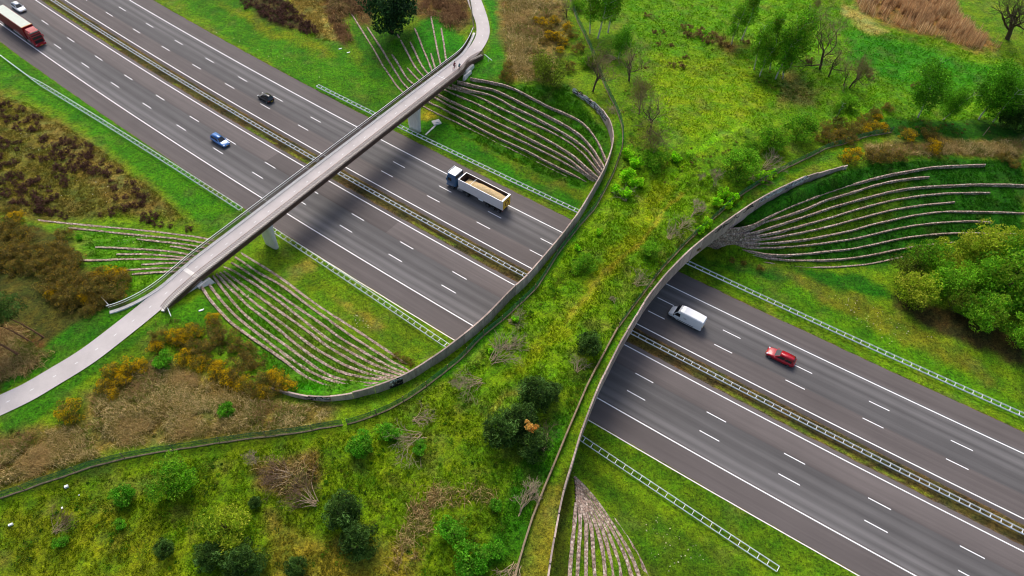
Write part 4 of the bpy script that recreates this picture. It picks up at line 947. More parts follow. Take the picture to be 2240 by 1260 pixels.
# ================================================================ vegetation
RG = np.random.default_rng(11)
def unit(n, r=RG):
    v = r.normal(size=(n, 3)); return v / np.linalg.norm(v, axis=1)[:, None]
def leaf_quads(c, size, asp, r, up=0.0):
    """diamond leaves at points c"""
    n = len(c); a = unit(n, r); a[:, 2] += up; a /= np.linalg.norm(a, axis=1)[:, None]
    b = np.cross(a, unit(n, r)); b /= np.linalg.norm(b, axis=1)[:, None] + 1e-9
    l = (size * r.uniform(.65, 1.35, n))[:, None]; w_ = l * asp
    v = np.stack([c - a * l * .5, c + b * w_ * .5, c + a * l * .5, c - b * w_ * .5], 1).reshape(-1, 3)
    return v, np.arange(4 * n).reshape(n, 4)
def crown_mesh(name, seed, rx, rz, zc, nclump, nleaf, size, pal, asp=.6, accent=None, acc_frac=0, clump_r=.38, up=0.0, shape=1.0, lean=(0, 0), flat=0.5, ry=None):
    """leaves gathered in clumps through an uneven crown; accent = flower colour on outer leaves"""
    r = np.random.default_rng(seed); ry = ry or rx; nleaf = int(nleaf * .8)
    u = unit(nclump, r); rr = r.uniform(.25, 1, nclump) ** .5
    cc = u * rr[:, None] * (r.uniform(.72, 1.12, nclump))[:, None]
    hgt = cc[:, 2].copy(); taper = np.clip(1 - (shape - 1) * np.clip(hgt, 0, 1), .2, 2)
    cc[:, 0] *= rx * taper; cc[:, 1] *= ry * taper; cc[:, 2] = zc + cc[:, 2] * rz
    rad_ = clump_r * min(rx, rz) * r.uniform(.6, 1.35, nclump)
    k = r.choice(nclump, nleaf, p=rad_ / rad_.sum()); d = unit(nleaf, r) * (r.uniform(.3, 1, nleaf) ** .4)[:, None]
    d[:, 2] *= flat + .3
    p = cc[k] + d * rad_[k][:, None]; p[:, 0] += lean[0] * p[:, 2]; p[:, 1] += lean[1] * p[:, 2]
    p[:, 2] = np.maximum(p[:, 2], .06)
    size *= 1.12; nleaf = len(p); v, f = leaf_quads(p, size, asp, r, up)
    pal = np.minimum(np.array([lin(c) for c in pal]) * 1.65, .9); ci = r.integers(0, len(pal), nclump)[k]; sw = r.random(nleaf) < .35
    ci = np.where(sw, r.integers(0, len(pal), nleaf), ci); col = pal[ci] * r.uniform(.6, 1.4, nleaf)[:, None] * r.uniform(.72, 1.25, nclump)[k][:, None]
    if accent is not None:
        wt = r.random(nclump) ** 2 * 2.2
        fl = (r.random(nleaf) < acc_frac * wt[k]) & (d[:, 2] > -.25); col[fl] = lin(accent) * r.uniform(.75, 1.2, fl.sum())[:, None]
    return arr_mesh(name, v, f, np.repeat(col, 4, 0))
def seg_mesh(name, segs, n=4, cols=None):
    """tapered prisms from rows (x0 y0 z0 x1 y1 z1 r0 r1)"""
    s = np.array(segs, float); p0, p1 = s[:, :3], s[:, 3:6]; t = p1 - p0; L = np.linalg.norm(t, axis=1)[:, None] + 1e-9; t = t / L
    ref = np.where(np.abs(t[:, 2:3]) > .9, [[1.0, 0, 0]], [[0, 0, 1.0]]); a = np.cross(t, ref); a /= np.linalg.norm(a, axis=1)[:, None]; b = np.cross(t, a)
    an = 2 * np.pi * np.arange(n) / n; off = a[:, None] * np.cos(an)[None, :, None] + b[:, None] * np.sin(an)[None, :, None]
    v = np.concatenate([p0[:, None] + off * s[:, 6][:, None, None], p1[:, None] + off * s[:, 7][:, None, None]], 1)
    base = (np.arange(len(s)) * 2 * n)[:, None, None]; j = np.arange(n); q = np.stack([j, (j + 1) % n, (j + 1) % n + n, j + n], -1)[None]
    c = None if cols is None else np.repeat(np.asarray(cols), 2 * n, 0)
    return arr_mesh(name, v.reshape(-1, 3), (base + q).reshape(-1, 4), c, smooth_=True)
def branch(segs, r, p, d, L, rad_, depth, spread=.6, kids=3, upb=.15, keep=.62, minr=.006, wig=.12):
    n = 3; q = np.array(p, float); d = np.array(d, float)
    for i in range(n):
        d = d + r.normal(size=3) * wig + np.array([0, 0, upb * .3]); d /= np.linalg.norm(d); q2 = q + d * L / n
        r0 = rad_ * (1 - .28 * i / n); r1 = rad_ * (1 - .28 * (i + 1) / n); segs.append((*q, *q2, r0, r1, depth)); q = q2
        if depth > 0 and (i > 0 or depth > 2):
            for _ in range(kids if i == n - 1 else max(1, kids - 2)):
                e = d + unit(1, r)[0] * spread + np.array([0, 0, upb]); e /= np.linalg.norm(e)
                branch(segs, r, q, e, L * keep * r.uniform(.75, 1.15), max(minr, r1 * .6), depth - 1, spread, kids, upb, keep, minr, wig)
def bare_tree(seed, H, trunk_r, depth=4, spread=.55, kids=3, upb=.25, keep=.64, lean=(0, 0), minr=.012, cut=2):
    r = np.random.default_rng(seed); segs = []
    branch(segs, r, (0, 0, -.2), (lean[0], lean[1], 1), H * .3, trunk_r, depth, spread, kids, upb, keep, minr)
    s = np.array(segs); thick = s[:, 8] >= cut
    return s[thick, :8], s[~thick, :8]
def trunk_mesh(seed, H, r0, nb=5, lean=(0, 0), mult=1):
    r = np.random.default_rng(seed); segs = []
    for k in range(mult):
        q = np.array([r.uniform(-.25, .25) * (mult > 1), r.uniform(-.25, .25) * (mult > 1), -.25]); d = np.array([lean[0] + r.normal() * .1 * mult ** .5, lean[1] + r.normal() * .1 * mult ** .5, 1.0]); n = 7
        for i in range(n):
            d = d + r.normal(size=3) * .05; d /= np.linalg.norm(d); q2 = q + d * H / n; a, b = r0 * (1 - i / n * .8), r0 * (1 - (i + 1) / n * .8)
            segs.append((*q, *q2, a, b)); q = q2
            if i > 1:
                for _ in range(max(1, nb // 5)):
                    e = unit(1, r)[0]; e[2] = abs(e[2]) * .6 + .35; e /= np.linalg.norm(e); segs.append((*q, *(q + e * H * r.uniform(.12, .26)), b * .55, b * .15))
    return seg_mesh("trunk", segs, 6)

PROTO = {}
def proto(kind, crowns, trunks, tmat, cname="crown", tname="trunk", cmat=None):
    PROTO[kind] = []
    for c, t in zip(crowns, trunks):
        c.materials.append(cmat or M['leaf']); t.materials.append(tmat); PROTO[kind].append((c, t, cname, tname))
BG = [(84, 138, 18), (70, 120, 14), (104, 150, 28), (56, 100, 14), (98, 122, 28)]
proto('birch', [crown_mesh("crown", 100 + i, 1.75, 3.7, 5.6, 46, 5200, .21, BG, .55, clump_r=.4, shape=1.35, flat=.9) for i in range(3)], [trunk_mesh(200 + i, 8.2, .13, 10, (.03 * i - .03, 0)) for i in range(3)], M['birch'])
proto('weeping_birch', [crown_mesh("crown", 110 + i, 2.6, 3.6, 5.0, 60, 10000, .22, [(80, 138, 22), (64, 116, 16), (98, 152, 30), (52, 96, 14)], .5, clump_r=.36, shape=1.3, flat=1.2, lean=(.12, .05)) for i in range(2)], [trunk_mesh(210 + i, 8.0, .12, 10, (.14, .06)) for i in range(2)], M['birch'])
proto('willow', [crown_mesh("crown", 120 + i, 2.3, 1.7, 1.9, 44, 6000, .22, [(92, 146, 22), (74, 124, 18), (114, 162, 34), (60, 104, 16), (106, 134, 30)], .4, clump_r=.42, up=.5) for i in range(3)], [trunk_mesh(220 + i, 2.6, .07, 6, mult=5) for i in range(3)], M['bark'], tname="stems")
proto('yellow_willow', [crown_mesh("crown", 130 + i, 2.3, 1.6, 1.8, 44, 5600, .22, [(130, 148, 30), (112, 136, 24), (150, 156, 46), (92, 120, 22)], .4, clump_r=.42, up=.5) for i in range(2)], [trunk_mesh(230 + i, 2.5, .07, 6, mult=5) for i in range(2)], M['bark'], tname="stems")
proto('olive_shrub', [crown_mesh("crown", 140 + i, 2.0, 1.7, 1.9, 36, 3800, .2, [(92, 112, 24), (78, 98, 20), (108, 124, 36), (70, 76, 26)], .35, clump_r=.45, up=.7) for i in range(2)], [trunk_mesh(240 + i, 3.0, .06, 6, mult=6) for i in range(2)], M['bark'], tname="stems")
proto('green_shrub', [crown_mesh("crown", 150 + i, 1.5, 1.2, 1.25, 34, 3600, .19, [(72, 138, 20), (88, 152, 30), (58, 116, 16), (108, 162, 40), (84, 124, 30)], .5, clump_r=.42, up=.3) for i in range(3)], [trunk_mesh(250 + i, 1.9, .05, 6, mult=4) for i in range(3)], M['bark'], tname="stems")
PN = [(58, 88, 30), (44, 70, 26), (80, 112, 50), (36, 54, 22), (68, 94, 32)]
proto('pine', [crown_mesh("crown", 160 + i, 1.75, 1.55, 1.7, 60, 7000, .26, PN, .22, clump_r=.3, up=.25, shape=1.5) for i in range(3)], [trunk_mesh(260 + i, 2.7, .09, 8) for i in range(3)], M['bark'])
proto('dark_oak', [crown_mesh("crown", 170, 2.6, 2.2, 3.0, 70, 8000, .26, [(40, 68, 34), (30, 54, 28), (52, 84, 42), (24, 44, 26)], .5, clump_r=.34)], [trunk_mesh(270, 3.6, .2, 10)], M['bark'])
proto('gorse', [crown_mesh("foliage", 180 + i, 1.5, .95, .95, 40, 4200, .15, [(104, 94, 34), (84, 80, 28), (120, 108, 44), (72, 64, 28)], .35, (232, 192, 16), .85, clump_r=.4, up=.4) for i in range(3)], [trunk_mesh(280 + i, 1.0, .04, 5, mult=4) for i in range(3)], M['bark'], "foliage", "stems")
proto('dull_gorse', [crown_mesh("foliage", 190 + i, 1.55, .95, .95, 40, 4000, .15, [(110, 96, 46), (90, 80, 38), (128, 110, 62), (76, 68, 32), (92, 92, 36)], .3, (196, 160, 36), .2, clump_r=.42, up=.4) for i in range(4)], [trunk_mesh(290 + i, 1.0, .04, 5, mult=4) for i in range(4)], M['bark'], "foliage", "stems")
proto('heather', [crown_mesh("foliage", 300 + i, .75, .4, .3, 14, 700, .13, [(76, 52, 44), (62, 44, 38), (94, 68, 54), (84, 58, 56)], .3, clump_r=.5, up=.6) for i in range(4)], [trunk_mesh(310 + i, .4, .02, 2, mult=3) for i in range(4)], M['bark'], "foliage", "stems")
proto('tussock', [crown_mesh("foliage", 320 + i, .8, .35, .3, 12, 700, .2, [(112, 92, 56), (94, 78, 44), (126, 108, 66)], .18, clump_r=.5, up=.8) for i in range(3)], [trunk_mesh(330 + i, .3, .02, 2, mult=3) for i in range(3)], M['bark'], "foliage", "stems")
proto('lime_sapling', [crown_mesh("crown", 340 + i, 1.25, 1.15, 1.15, 26, 1700, .22, [(138, 196, 18), (116, 180, 14), (156, 204, 40), (96, 160, 14)], .75, clump_r=.4, up=-.1) for i in range(3)], [trunk_mesh(350 + i, 1.8, .04, 6, mult=3) for i in range(3)], M['bark'], tname="stems")
proto('dead_pine', [crown_mesh("crown", 360, .8, .6, .7, 16, 700, .24, [(206, 140, 60), (184, 118, 48), (222, 166, 90)], .3, clump_r=.4, up=.3)], [trunk_mesh(361, 1.0, .05, 5)], M['bark'])
TWC = [(118, 98, 70), (104, 84, 58), (132, 112, 82)]
def bare_proto(kind, seeds, H, tr, tmat, twmat, **kw):
    PROTO[kind] = []
    for s_ in seeds:
        a_, b_ = bare_tree(s_, H, tr, **kw); t = seg_mesh("trunk", a_, 6); c = seg_mesh("crown", b_, 3)
        t.materials.append(tmat); c.materials.append(twmat); PROTO[kind].append((c, t, "crown", "trunk"))
twig_m = mat("brown_twigs", (146, 124, 92), 0.9, var=.25, vscale=1.0); twig_d = mat("dark_brush_twigs", (112, 88, 72), .9, var=.25, vscale=2); twig_g = mat("budding_twigs", (132, 140, 52), 0.9, var=.3, vscale=1.0); twig_p = mat("pale_twigs", (168, 148, 124), 0.9, var=.2, vscale=2.0)
bare_proto('bare_tree', (401, 402, 403), 9.0, .16, M['bark'], twig_m, depth=4, spread=1.7, kids=3, upb=.4, keep=.76, minr=.011)
PROTO['budding_tree'] = []
for s_ in (411, 412):
    a_, b_ = bare_tree(s_, 7.0, .11, depth=4, spread=1.1, kids=3, upb=.5, keep=.74, minr=.013); t = seg_mesh("trunk", np.vstack([a_, b_]), 4); t.materials.append(twig_m)
    c = crown_mesh("crown", s_ + 5, 1.9, 2.6, 3.9, 40, 2600, .16, [(104, 110, 40), (88, 96, 34), (120, 124, 50), (110, 92, 56)], .35, clump_r=.4, up=.6); c.materials.append(M['leaf']); PROTO['budding_tree'].append((c, t, "crown", "trunk"))
bare_proto('great_bare_oak', (421,), 11.0, .5, M['bark'], mat("dark_twigs", (70, 58, 42), .9, var=.2), depth=4, spread=1.0, kids=3, upb=.2, keep=.82, minr=.03)
bare_proto('dead_tree', (431, 432), 4.5, .09, M['dead'], twig_p, depth=4, spread=1.3, kids=3, upb=.35, keep=.74, minr=.014)
# brushwood: cut stems all lying one way, splayed at the tips
def brush(seed, L, n, spread, h, rad_=.035):
    r = np.random.default_rng(seed); A_, B_ = [], []
    for _ in range(n):
        p = np.array([r.normal() * .18, r.normal() * .25, abs(r.normal()) * h * .4 + .05]); d = np.array([1, r.normal() * spread, abs(r.normal()) * .22]); d /= np.linalg.norm(d); segs = []
        branch(segs, r, p, d, L * r.uniform(.55, .95), rad_ * r.uniform(.6, 1.3), 2, .6, 3, .02, .6, .012, .2)
        s_ = np.array(segs); s_[:, [2, 5]] = np.maximum(s_[:, [2, 5]], .03); A_.append(s_[s_[:, 8] == 2][:, :8]); B_.append(s_[s_[:, 8] < 2][:, :8])
    return np.vstack(A_), np.vstack(B_)
PROTO['brush'] = []
for s_ in range(4):
    a_, b_ = brush(440 + s_, 2.3, 15, .45, .5); t = seg_mesh("stems", a_, 4); c = seg_mesh("twigs", b_, 3); t.materials.append(M['dead']); c.materials.append(twig_p); PROTO['brush'].append((c, t, "twigs", "stems"))
PROTO['dark_brush'] = []
for s_ in range(2):
    a_, b_ = brush(450 + s_, 2.4, 18, .5, .5); t = seg_mesh("stems", a_, 4); c = seg_mesh("twigs", b_, 3); t.materials.append(M['dead']); c.materials.append(twig_d); PROTO['dark_brush'].append((c, t, "twigs", "stems"))

NCOUNT = {}
def plant(kind, px, py, sc=1.0, label=None, group=None, szz=1.0, rz=None, name=None, cat=None, var_=None, dz=0, tilt=0):
    g_ = gp(px, py) if not isinstance(px, np.ndarray) else px
    k = NCOUNT.get(kind, 0); NCOUNT[kind] = k + 1; vs = PROTO[kind]; c, t, cn, tn = vs[(k if var_ is None else var_) % len(vs)]
    root = thing(name or KNAME[kind][0], label, cat or KNAME[kind][1], (g_[0], g_[1], g_[2] + dz - .03), (k * 2.4) % 6.28 if rz is None else rz, group)
    root.scale = (sc, sc, sc * szz)
    if tilt: root.rotation_euler = (0, tilt, root.rotation_euler[2])
    link(cn, c, None, root); link(tn, t, None, root); return root
KNAME = dict(birch=("birch_tree", "tree"), weeping_birch=("birch_tree", "tree"), willow=("willow_bush", "bush"), yellow_willow=("willow_bush", "bush"), olive_shrub=("shrub", "bush"), green_shrub=("shrub", "bush"),
 pine=("pine_tree", "tree"), dark_oak=("oak_tree", "tree"), gorse=("gorse_bush", "bush"), dull_gorse=("gorse_bush", "bush"), heather=("heather_clump", "heather"), tussock=("grass_tussock", "tussock"), lime_sapling=("sapling", "sapling"),
 dead_pine=("dead_pine", "tree"), bare_tree=("bare_tree", "tree"), budding_tree=("bare_tree", "tree"), great_bare_oak=("oak_tree", "tree"), dead_tree=("dead_tree", "tree"), brush=("brush_pile", "brush pile"), dark_brush=("brush_pile", "brush pile"))

# ---- trees of the upper meadow
for px, py, sc, lb in ((1290,74,1.45,"left birch of the dense light green trio at the fence bend"), (1307,84,1.55,"front birch of the dense light green trio at the fence bend"), (1330,72,1.45,"right birch of the dense light green trio at the fence bend"),
 (1600,98,1.05,"small birch at the foot of the slender pair alone on the meadow"), (1622,88,1.3,"taller slender birch standing alone on the open meadow"),
 (1650,152,1.25,"leftmost olive tinted birch of the meadow birch clump"), (1661,168,1.1,"front left birch with two thin white stems in the meadow clump"), (1670,140,1.35,"tall narrow birch at the back left of the meadow clump"),
 (1684,152,1.0,"low bright birch in the middle of the meadow clump"), (1696,173,1.45,"large dark hearted birch at the front of the meadow clump"), (1713,164,1.5,"broad birch right of centre in the meadow clump"),
 (1728,148,1.45,"tall birch on the right side of the meadow clump"), (1737,120,1.3,"farthest birch behind the meadow clump"), (1712,172,.75,"short birch at the front right of the meadow clump"),
 (1822,268,.7,"small birch with a white stem among the gorse behind the far fence")):
    plant('birch', px, py, sc, lb, szz=.95)
for px, py, sc, lb in ((1352,128,.85,"pale green birch with forked white trunk beside the netting fence"), (2008,257,1.45,"feathery birch with leaning white trunk by the ditch"), (2062,262,.95,"smaller feathery birch between two larger ones by the ditch"), (2140,262,1.4,"broad feathery birch by the ditch, right of the smaller one"), (2172,266,1.3,"feathery birch beside the dark conifer by the ditch")):
    plant('weeping_birch', px, py, sc, lb)
for px, py, sc, lb in ((1793,152,1.75,"tallest bare brown tree on the meadow below the reeds"), (1812,168,1.25,"bare tree with slanting stem in front of the tallest one"), (1858,192,1.1,"small bare tree at the right of the bare group"), (1845,187,.8,"thin bare stem left of the small bare tree"),
 (1376,178,1.3,"bare brown tree beside the pale birch at the netting fence"), (1297,200,1.3,"bare grey brown tree behind the upper wall end"), (1420,292,1.4,"bare brown thicket tree on the overpass's upper end"), (1240,38,.8,"bare tree at the fence near the photo's top edge")):
    plant('bare_tree', px, py, sc, lb)
for px, py, sc, lb in ((1398,250,1.4,"budding green brown tree where the meadow meets the overpass"), (1415,345,1.2,"budding tree over the dark green shrub on the overpass"), (1868,190,1.1,"budding tree at the right end of the bare group"), (1778,30,.8,"yellowish budding tree at the edge of the reeds")):
    plant('budding_tree', px, py, sc, lb)
plant('great_bare_oak', 2203, 86, 1.25, "great bare oak with dark spreading limbs at the top right corner", rz=2.5)
plant('pine', 2222, 285, 2.3, "dark conifer by the ditch at the photo's right edge")
plant('pine', 2200, 275, 1.4, "smaller dark conifer left of the one at the right edge")
plant('dark_oak', 858, 72, 2.6, "large dark evergreen above the upper stone courses", rz=.4)
# ---- shrubs
for px, py, sc, lb in ((1205,185,1.9,"broad olive green shrub above the terraced slope"), (1182,165,1.3,"olive shrub left of the broad one above the terraced slope"), (1300,150,.9,"small olive shrub beside the netting fence above the wall end")):
    plant('olive_shrub', px, py, sc, lb)
for px, py, sc, lb in ((1685,322,1.45,"round green willow above the cut branches near the far fence"), (1744,304,1.5,"round dark footed willow left of the gorse near the far fence"), (1610,388,1.7,"large round willow on the overpass next to the red brush"), (1640,330,.8,"small willow left of the round ones near the far fence"),
 (1278,590,.85,"round green bush standing alone on the overpass near the middle"), (1420,560,.75,"small round bush beside the far netting fence on the overpass"), (1284,142,.9,"green bush between gorse and netting fence"), (1432,362,1.05,"dark green shrub at the foot of budding trees on the overpass"),
 (1855,238,.9,"bright bush at the top of the gorse bank"), (1262,20,.9,"bright bush at the fence near the photo's top edge")):
    plant('willow', px, py, sc, lb, szz=.9)
cop = [('yellow_willow',1988,655,1.65,"rounded yellow green willow at the near left corner of the copse"),('olive_shrub',1975,600,1.5,"olive willow at the upper left corner of the copse"),('willow',2015,585,1.5,"green willow on the copse's edge under the lowest courses"),
 ('willow',2062,640,1.6,"mid green willow right of the rounded yellow one"),('yellow_willow',2072,575,1.4,"yellow tinted willow in the copse's upper middle"),('yellow_willow',2130,565,1.9,"broad yellow green willow on the copse's upper side"),
 ('yellow_willow',2195,555,1.5,"ochre tipped willow at the copse's highest point"),('willow',2185,635,2.4,"largest dark green willow in the copse"),('willow',2225,600,2.0,"tall green willow at the copse's right edge"),('willow',2120,620,1.4,"willow in the hollow middle of the copse"),
 ('willow',2140,705,1.75,"bright green willow at the copse's front"),('willow',2105,690,.9,"small bright willow in front left of the copse"),('willow',2222,752,1.5,"green willow at the right edge below the copse"),('olive_shrub',2085,680,1.2,"thin olive shrub at the copse's shaded front"),('willow',2235,690,1.5,"dark willow behind the one at the right edge"),('yellow_willow',2095,615,1.0,"small yellow willow in the copse's left hollow")]
for k, px, py, sc, lb in cop: plant(k, px, py, sc, lb, group="willows of the copse beside the terraces", cat="bush")
for px, py, sc, lb in ((790,985,1.25,"fresh green shrub touching the netting fence, left one of two"), (850,955,.95,"fresh green shrub touching the netting fence, right one of two"), (990,1172,1.15,"round fresh green shrub on the lower meadow"), (1030,1238,1.5,"largest fresh green shrub at the bottom edge"), (1075,1215,.9,"green shrub right of the largest one at the bottom edge"),
 (140,1190,.55,"low green shrub near the bottom left corner"), (278,1092,1.0,"dark low green patch of shrub on the lower meadow"), (362,800,.95,"fresh green shrub among the yellow gorse"), (920,985,.7,"small green shrub beside the cut branches on the lower meadow"), (500,905,.8,"bright green shrub inside the bramble bank"), (178,525,.45,"tiny bright green shrub in the heath"), (268,1150,.5,"tiny dark shrub in the middle of the lower meadow"), (1085,1110,.6,"green tuft shrub below the dark pines")):
    plant('green_shrub', px, py, sc, lb)
for px, py, sc, lb in ((390,1065,1.25,"airy light green willow below the netting fence"), (497,1165,1.25,"airy yellow green willow with bare stems on the lower meadow")):
    plant('yellow_willow' if px > 450 else 'willow', px, py, sc, lb, szz=.9)
for px, py, sc, lb in ((1172,880,1.55,"upper pine of the dark clump on the overpass"), (1205,870,1.0,"small pine at the right of the dark clump on the overpass"), (1098,960,1.6,"left pine of the dark clump on the overpass"), (1140,935,1.5,"middle pine of the dark clump on the overpass"), (1165,985,1.35,"lowest pine of the dark clump on the overpass"),
 (1286,768,1.2,"young pine alone near the board fence on the overpass"), (757,1130,1.45,"upper pine of the pair on the lower meadow"), (788,1195,1.35,"lower pine of the pair on the lower meadow"), (366,1208,.75,"small dark pine alone on the lower meadow"), (465,1225,1.1,"dark pine under the airy yellow green willow"), (542,1245,1.4,"dark pine at the bottom edge left of centre"), (652,1248,.8,"small blue green pine at the bottom edge"), (560,1105,.5,"tiny pine beside the bramble bank")):
    plant('pine', px, py, sc, lb)
plant('dead_pine', 1158, 962, 1.15, "orange dead branch top among the dark pines", dz=3.4)
# Scots pines at the left edge: bare leaning trunks under dark crowns
pm_ = crown_mesh("crown", 500, 2.6, 1.7, 6.9, 50, 6500, .26, PN, .22, clump_r=.34, lean=(-.35, -.02)); pm_.materials.append(M['leaf'])
pt_ = trunk_mesh(501, 7.2, .17, 6, (-.42, -.02)); pt_.materials.append(mat("pine_bark", (124, 88, 62), .9, var=.3, vscale=3))
PROTO['scots'] = [(pm_, pt_, "crown", "trunk")]; KNAME['scots'] = ("pine_tree", "tree")
for px, py, sc, lb in ((97,738,1.05,"leaning pine with bare pinkish trunk beside the gorse thicket"), (72,750,.95,"leaning pine just left of the one beside the gorse"), (46,778,1.25,"leaning pine with the thickest dark trunk at the left edge")):
    plant('scots', px, py, sc, lb, rz=0)
# ---- saplings and regrowth on the overpass
for i, (px, py, sc) in enumerate(((1372,345,1.0),(1388,365,1.1),(1372,392,1.15),(1388,408,1.0),(1366,430,.9),(1345,420,.8))):
    plant('lime_sapling', px, py, sc, "lime green maple sapling in the row beside the near netting fence", "lime saplings beside the near netting fence")
for px, py, sc in ((1580,430,.8),(1600,440,.8),(1565,448,.75),(1545,495,.75),(1530,510,.6),(1590,455,.6),(1675,392,.75),(1660,398,.7),(1690,385,.6),(1640,405,.5)):
    plant('lime_sapling', px, py, sc, "lime green regrowth sapling along the far netting fence", "lime saplings along the far netting fence")
for px, py, sc, lb in ((1478,352,.8,"lime sapling alone in the middle of the overpass's upper end"), (1264,548,.5,"small lime sapling left on the overpass"), (1310,512,.5,"small lime sapling near the near fence, above the round bush"), (1128,702,.5,"small lime sapling behind the long wall"), (1078,772,.45,"lime sapling beside the felled branches behind the wall")):
    plant('lime_sapling', px, py, sc, lb)
# ---- gorse
def many(kind, pts, label, group, **kw):
    for px, py, sc in pts: plant(kind, px, py, sc, label, group, **kw)
many('dull_gorse', [(352,745,1.0),(470,722,1.0),(500,742,1.05),(545,770,1.0),(520,762,.9),(565,800,.95),(470,752,1.1),(425,765,1.0),(448,778,1.0),(535,800,1.1),(520,828,1.0),(575,838,1.0),(600,858,.9),(560,858,.9)], "brownish gorse bush in the thicket beside the highest stone course", "gorse thicket below the terraces")
many('gorse', [(385,742,1.0),(428,732,1.0),(345,765,.8),(405,790,1.0),(440,800,1.05),(480,815,1.1),(505,838,1.05),(535,845,.95),(605,830,1.0),(632,848,1.0),(575,862,.8),(400,752,.9),(470,700,.8)], "yellow flowering gorse bush in the thicket below the cycle path", "gorse thicket below the terraces")
many('gorse', [(248,822,1.0),(285,812,1.05),(312,806,.9),(232,850,.85),(252,868,.75),(270,835,.9)], "dark yellow flowered gorse bush between cycle path and bramble bank", "gorse beside the cycle path")
plant('gorse', 163, 908, 1.25, "gorse bush alone at the left of the bramble bank", var_=1)
plant('gorse', 42, 482, 1.1, "yellow gorse bush at the left edge where the heath ends", var_=0); plant('dull_gorse', 146, 520, 1.1, "ochre gorse bush beside the tiny green shrub", var_=0); plant('dull_gorse', 28, 465, .9, "brown bush behind the yellow gorse at the left edge")
r_ = np.random.default_rng(77); poly = [(-30,490),(50,510),(80,545),(150,545),(175,590),(200,600),(262,605),(285,612),(262,650),(225,690),(180,705),(130,680),(90,640),(60,600),(-30,590)]
pts = []
while len(pts) < 48:
    a_ = (r_.uniform(-20, 285), r_.uniform(490, 705))
    if inpoly(np.array(a_[0]), np.array(a_[1]), poly) and all(math.hypot(a_[0] - b[0], (a_[1] - b[1]) * 1.3) > 17 for b in pts): pts.append((*a_, r_.uniform(.9, 1.35)))
many('dull_gorse', pts, "brown gorse bush in the large thicket left of the lower bridge end", "large brown gorse thicket")
many('gorse', [(215,612,.9),(245,605,.9),(268,606,.9),(120,650,.9),(190,660,.8)], "gorse bush with yellow tips at the rim of the large brown thicket", "large brown gorse thicket", var_=2)
many('gorse', [(1172,48,.7),(1190,58,1.0),(1210,52,1.0),(1220,88,1.1),(1205,85,1.0),(1232,98,.9),(1240,65,.9),(1225,115,.8)], "yellow gorse bush on the dry bank above the upper bridge end", "gorse on the dry bank")
many('dull_gorse', [(1200,70,1.0),(1252,82,1.1),(1262,112,1.2),(1190,95,.8),(1245,152,1.0),(1110,148,.8),(1108,166,.9),(1114,178,.8),(1098,172,.6)], "dark brown gorse bush on the dry bank above the upper bridge end", "gorse on the dry bank")
plant('gorse', 1855, 352, 1.45, "rounded yellow gorse at the far wall's upper end", var_=0); plant('gorse', 2038, 332, 1.25, "rounded yellow gorse above the highest stone course", var_=2); plant('gorse', 1982, 305, 1.15, "low yellow gorse beside the ditch", var_=1); plant('dull_gorse', 2030, 302, 1.3, "ochre gorse just behind the rounded yellow one by the ditch")
many('dull_gorse', [(1790,305,1.2),(1812,312,1.2),(1835,305,1.2),(1852,292,1.2),(1872,288,1.1),(1888,270,1.1),(1830,278,1.1),(1805,285,1.0),(1858,312,1.0),(1912,255,1.0),(1940,242,.9),(1775,290,.8)], "brown gorse bush on the bank behind the far netting fence", "gorse bank behind the far fence")
many('gorse', [(1905,285,1.0),(1925,288,1.0),(1890,292,.8),(1828,300,.8),(1918,262,.7)], "yellow tipped gorse bush on the bank behind the far netting fence", "gorse bank behind the far fence")
many('dull_gorse', [(868,782,.5),(884,790,.55),(898,796,.5)], "small rusty bush at the foot of the lowest stone course by the wall", "small rusty bushes by the wall")
many('dull_gorse', [(1525,548,.4),(1600,572,.45),(1626,578,.4),(1662,590,.5)], "small rusty bush on the shaded verge below the far terraces", "small rusty bushes on the shaded verge")
many('dull_gorse', [(1905,350,1.2),(1935,352,1.3),(1965,348,1.0),(2195,352,.9),(2215,365,.8)], "rounded brown bramble bush on the bank above the highest stone course", "bramble bushes above the terraces", name="bramble_bush", cat="bush")
many('heather', [(1600,480,1.0)], "dark tuft on the overpass's far side", None)
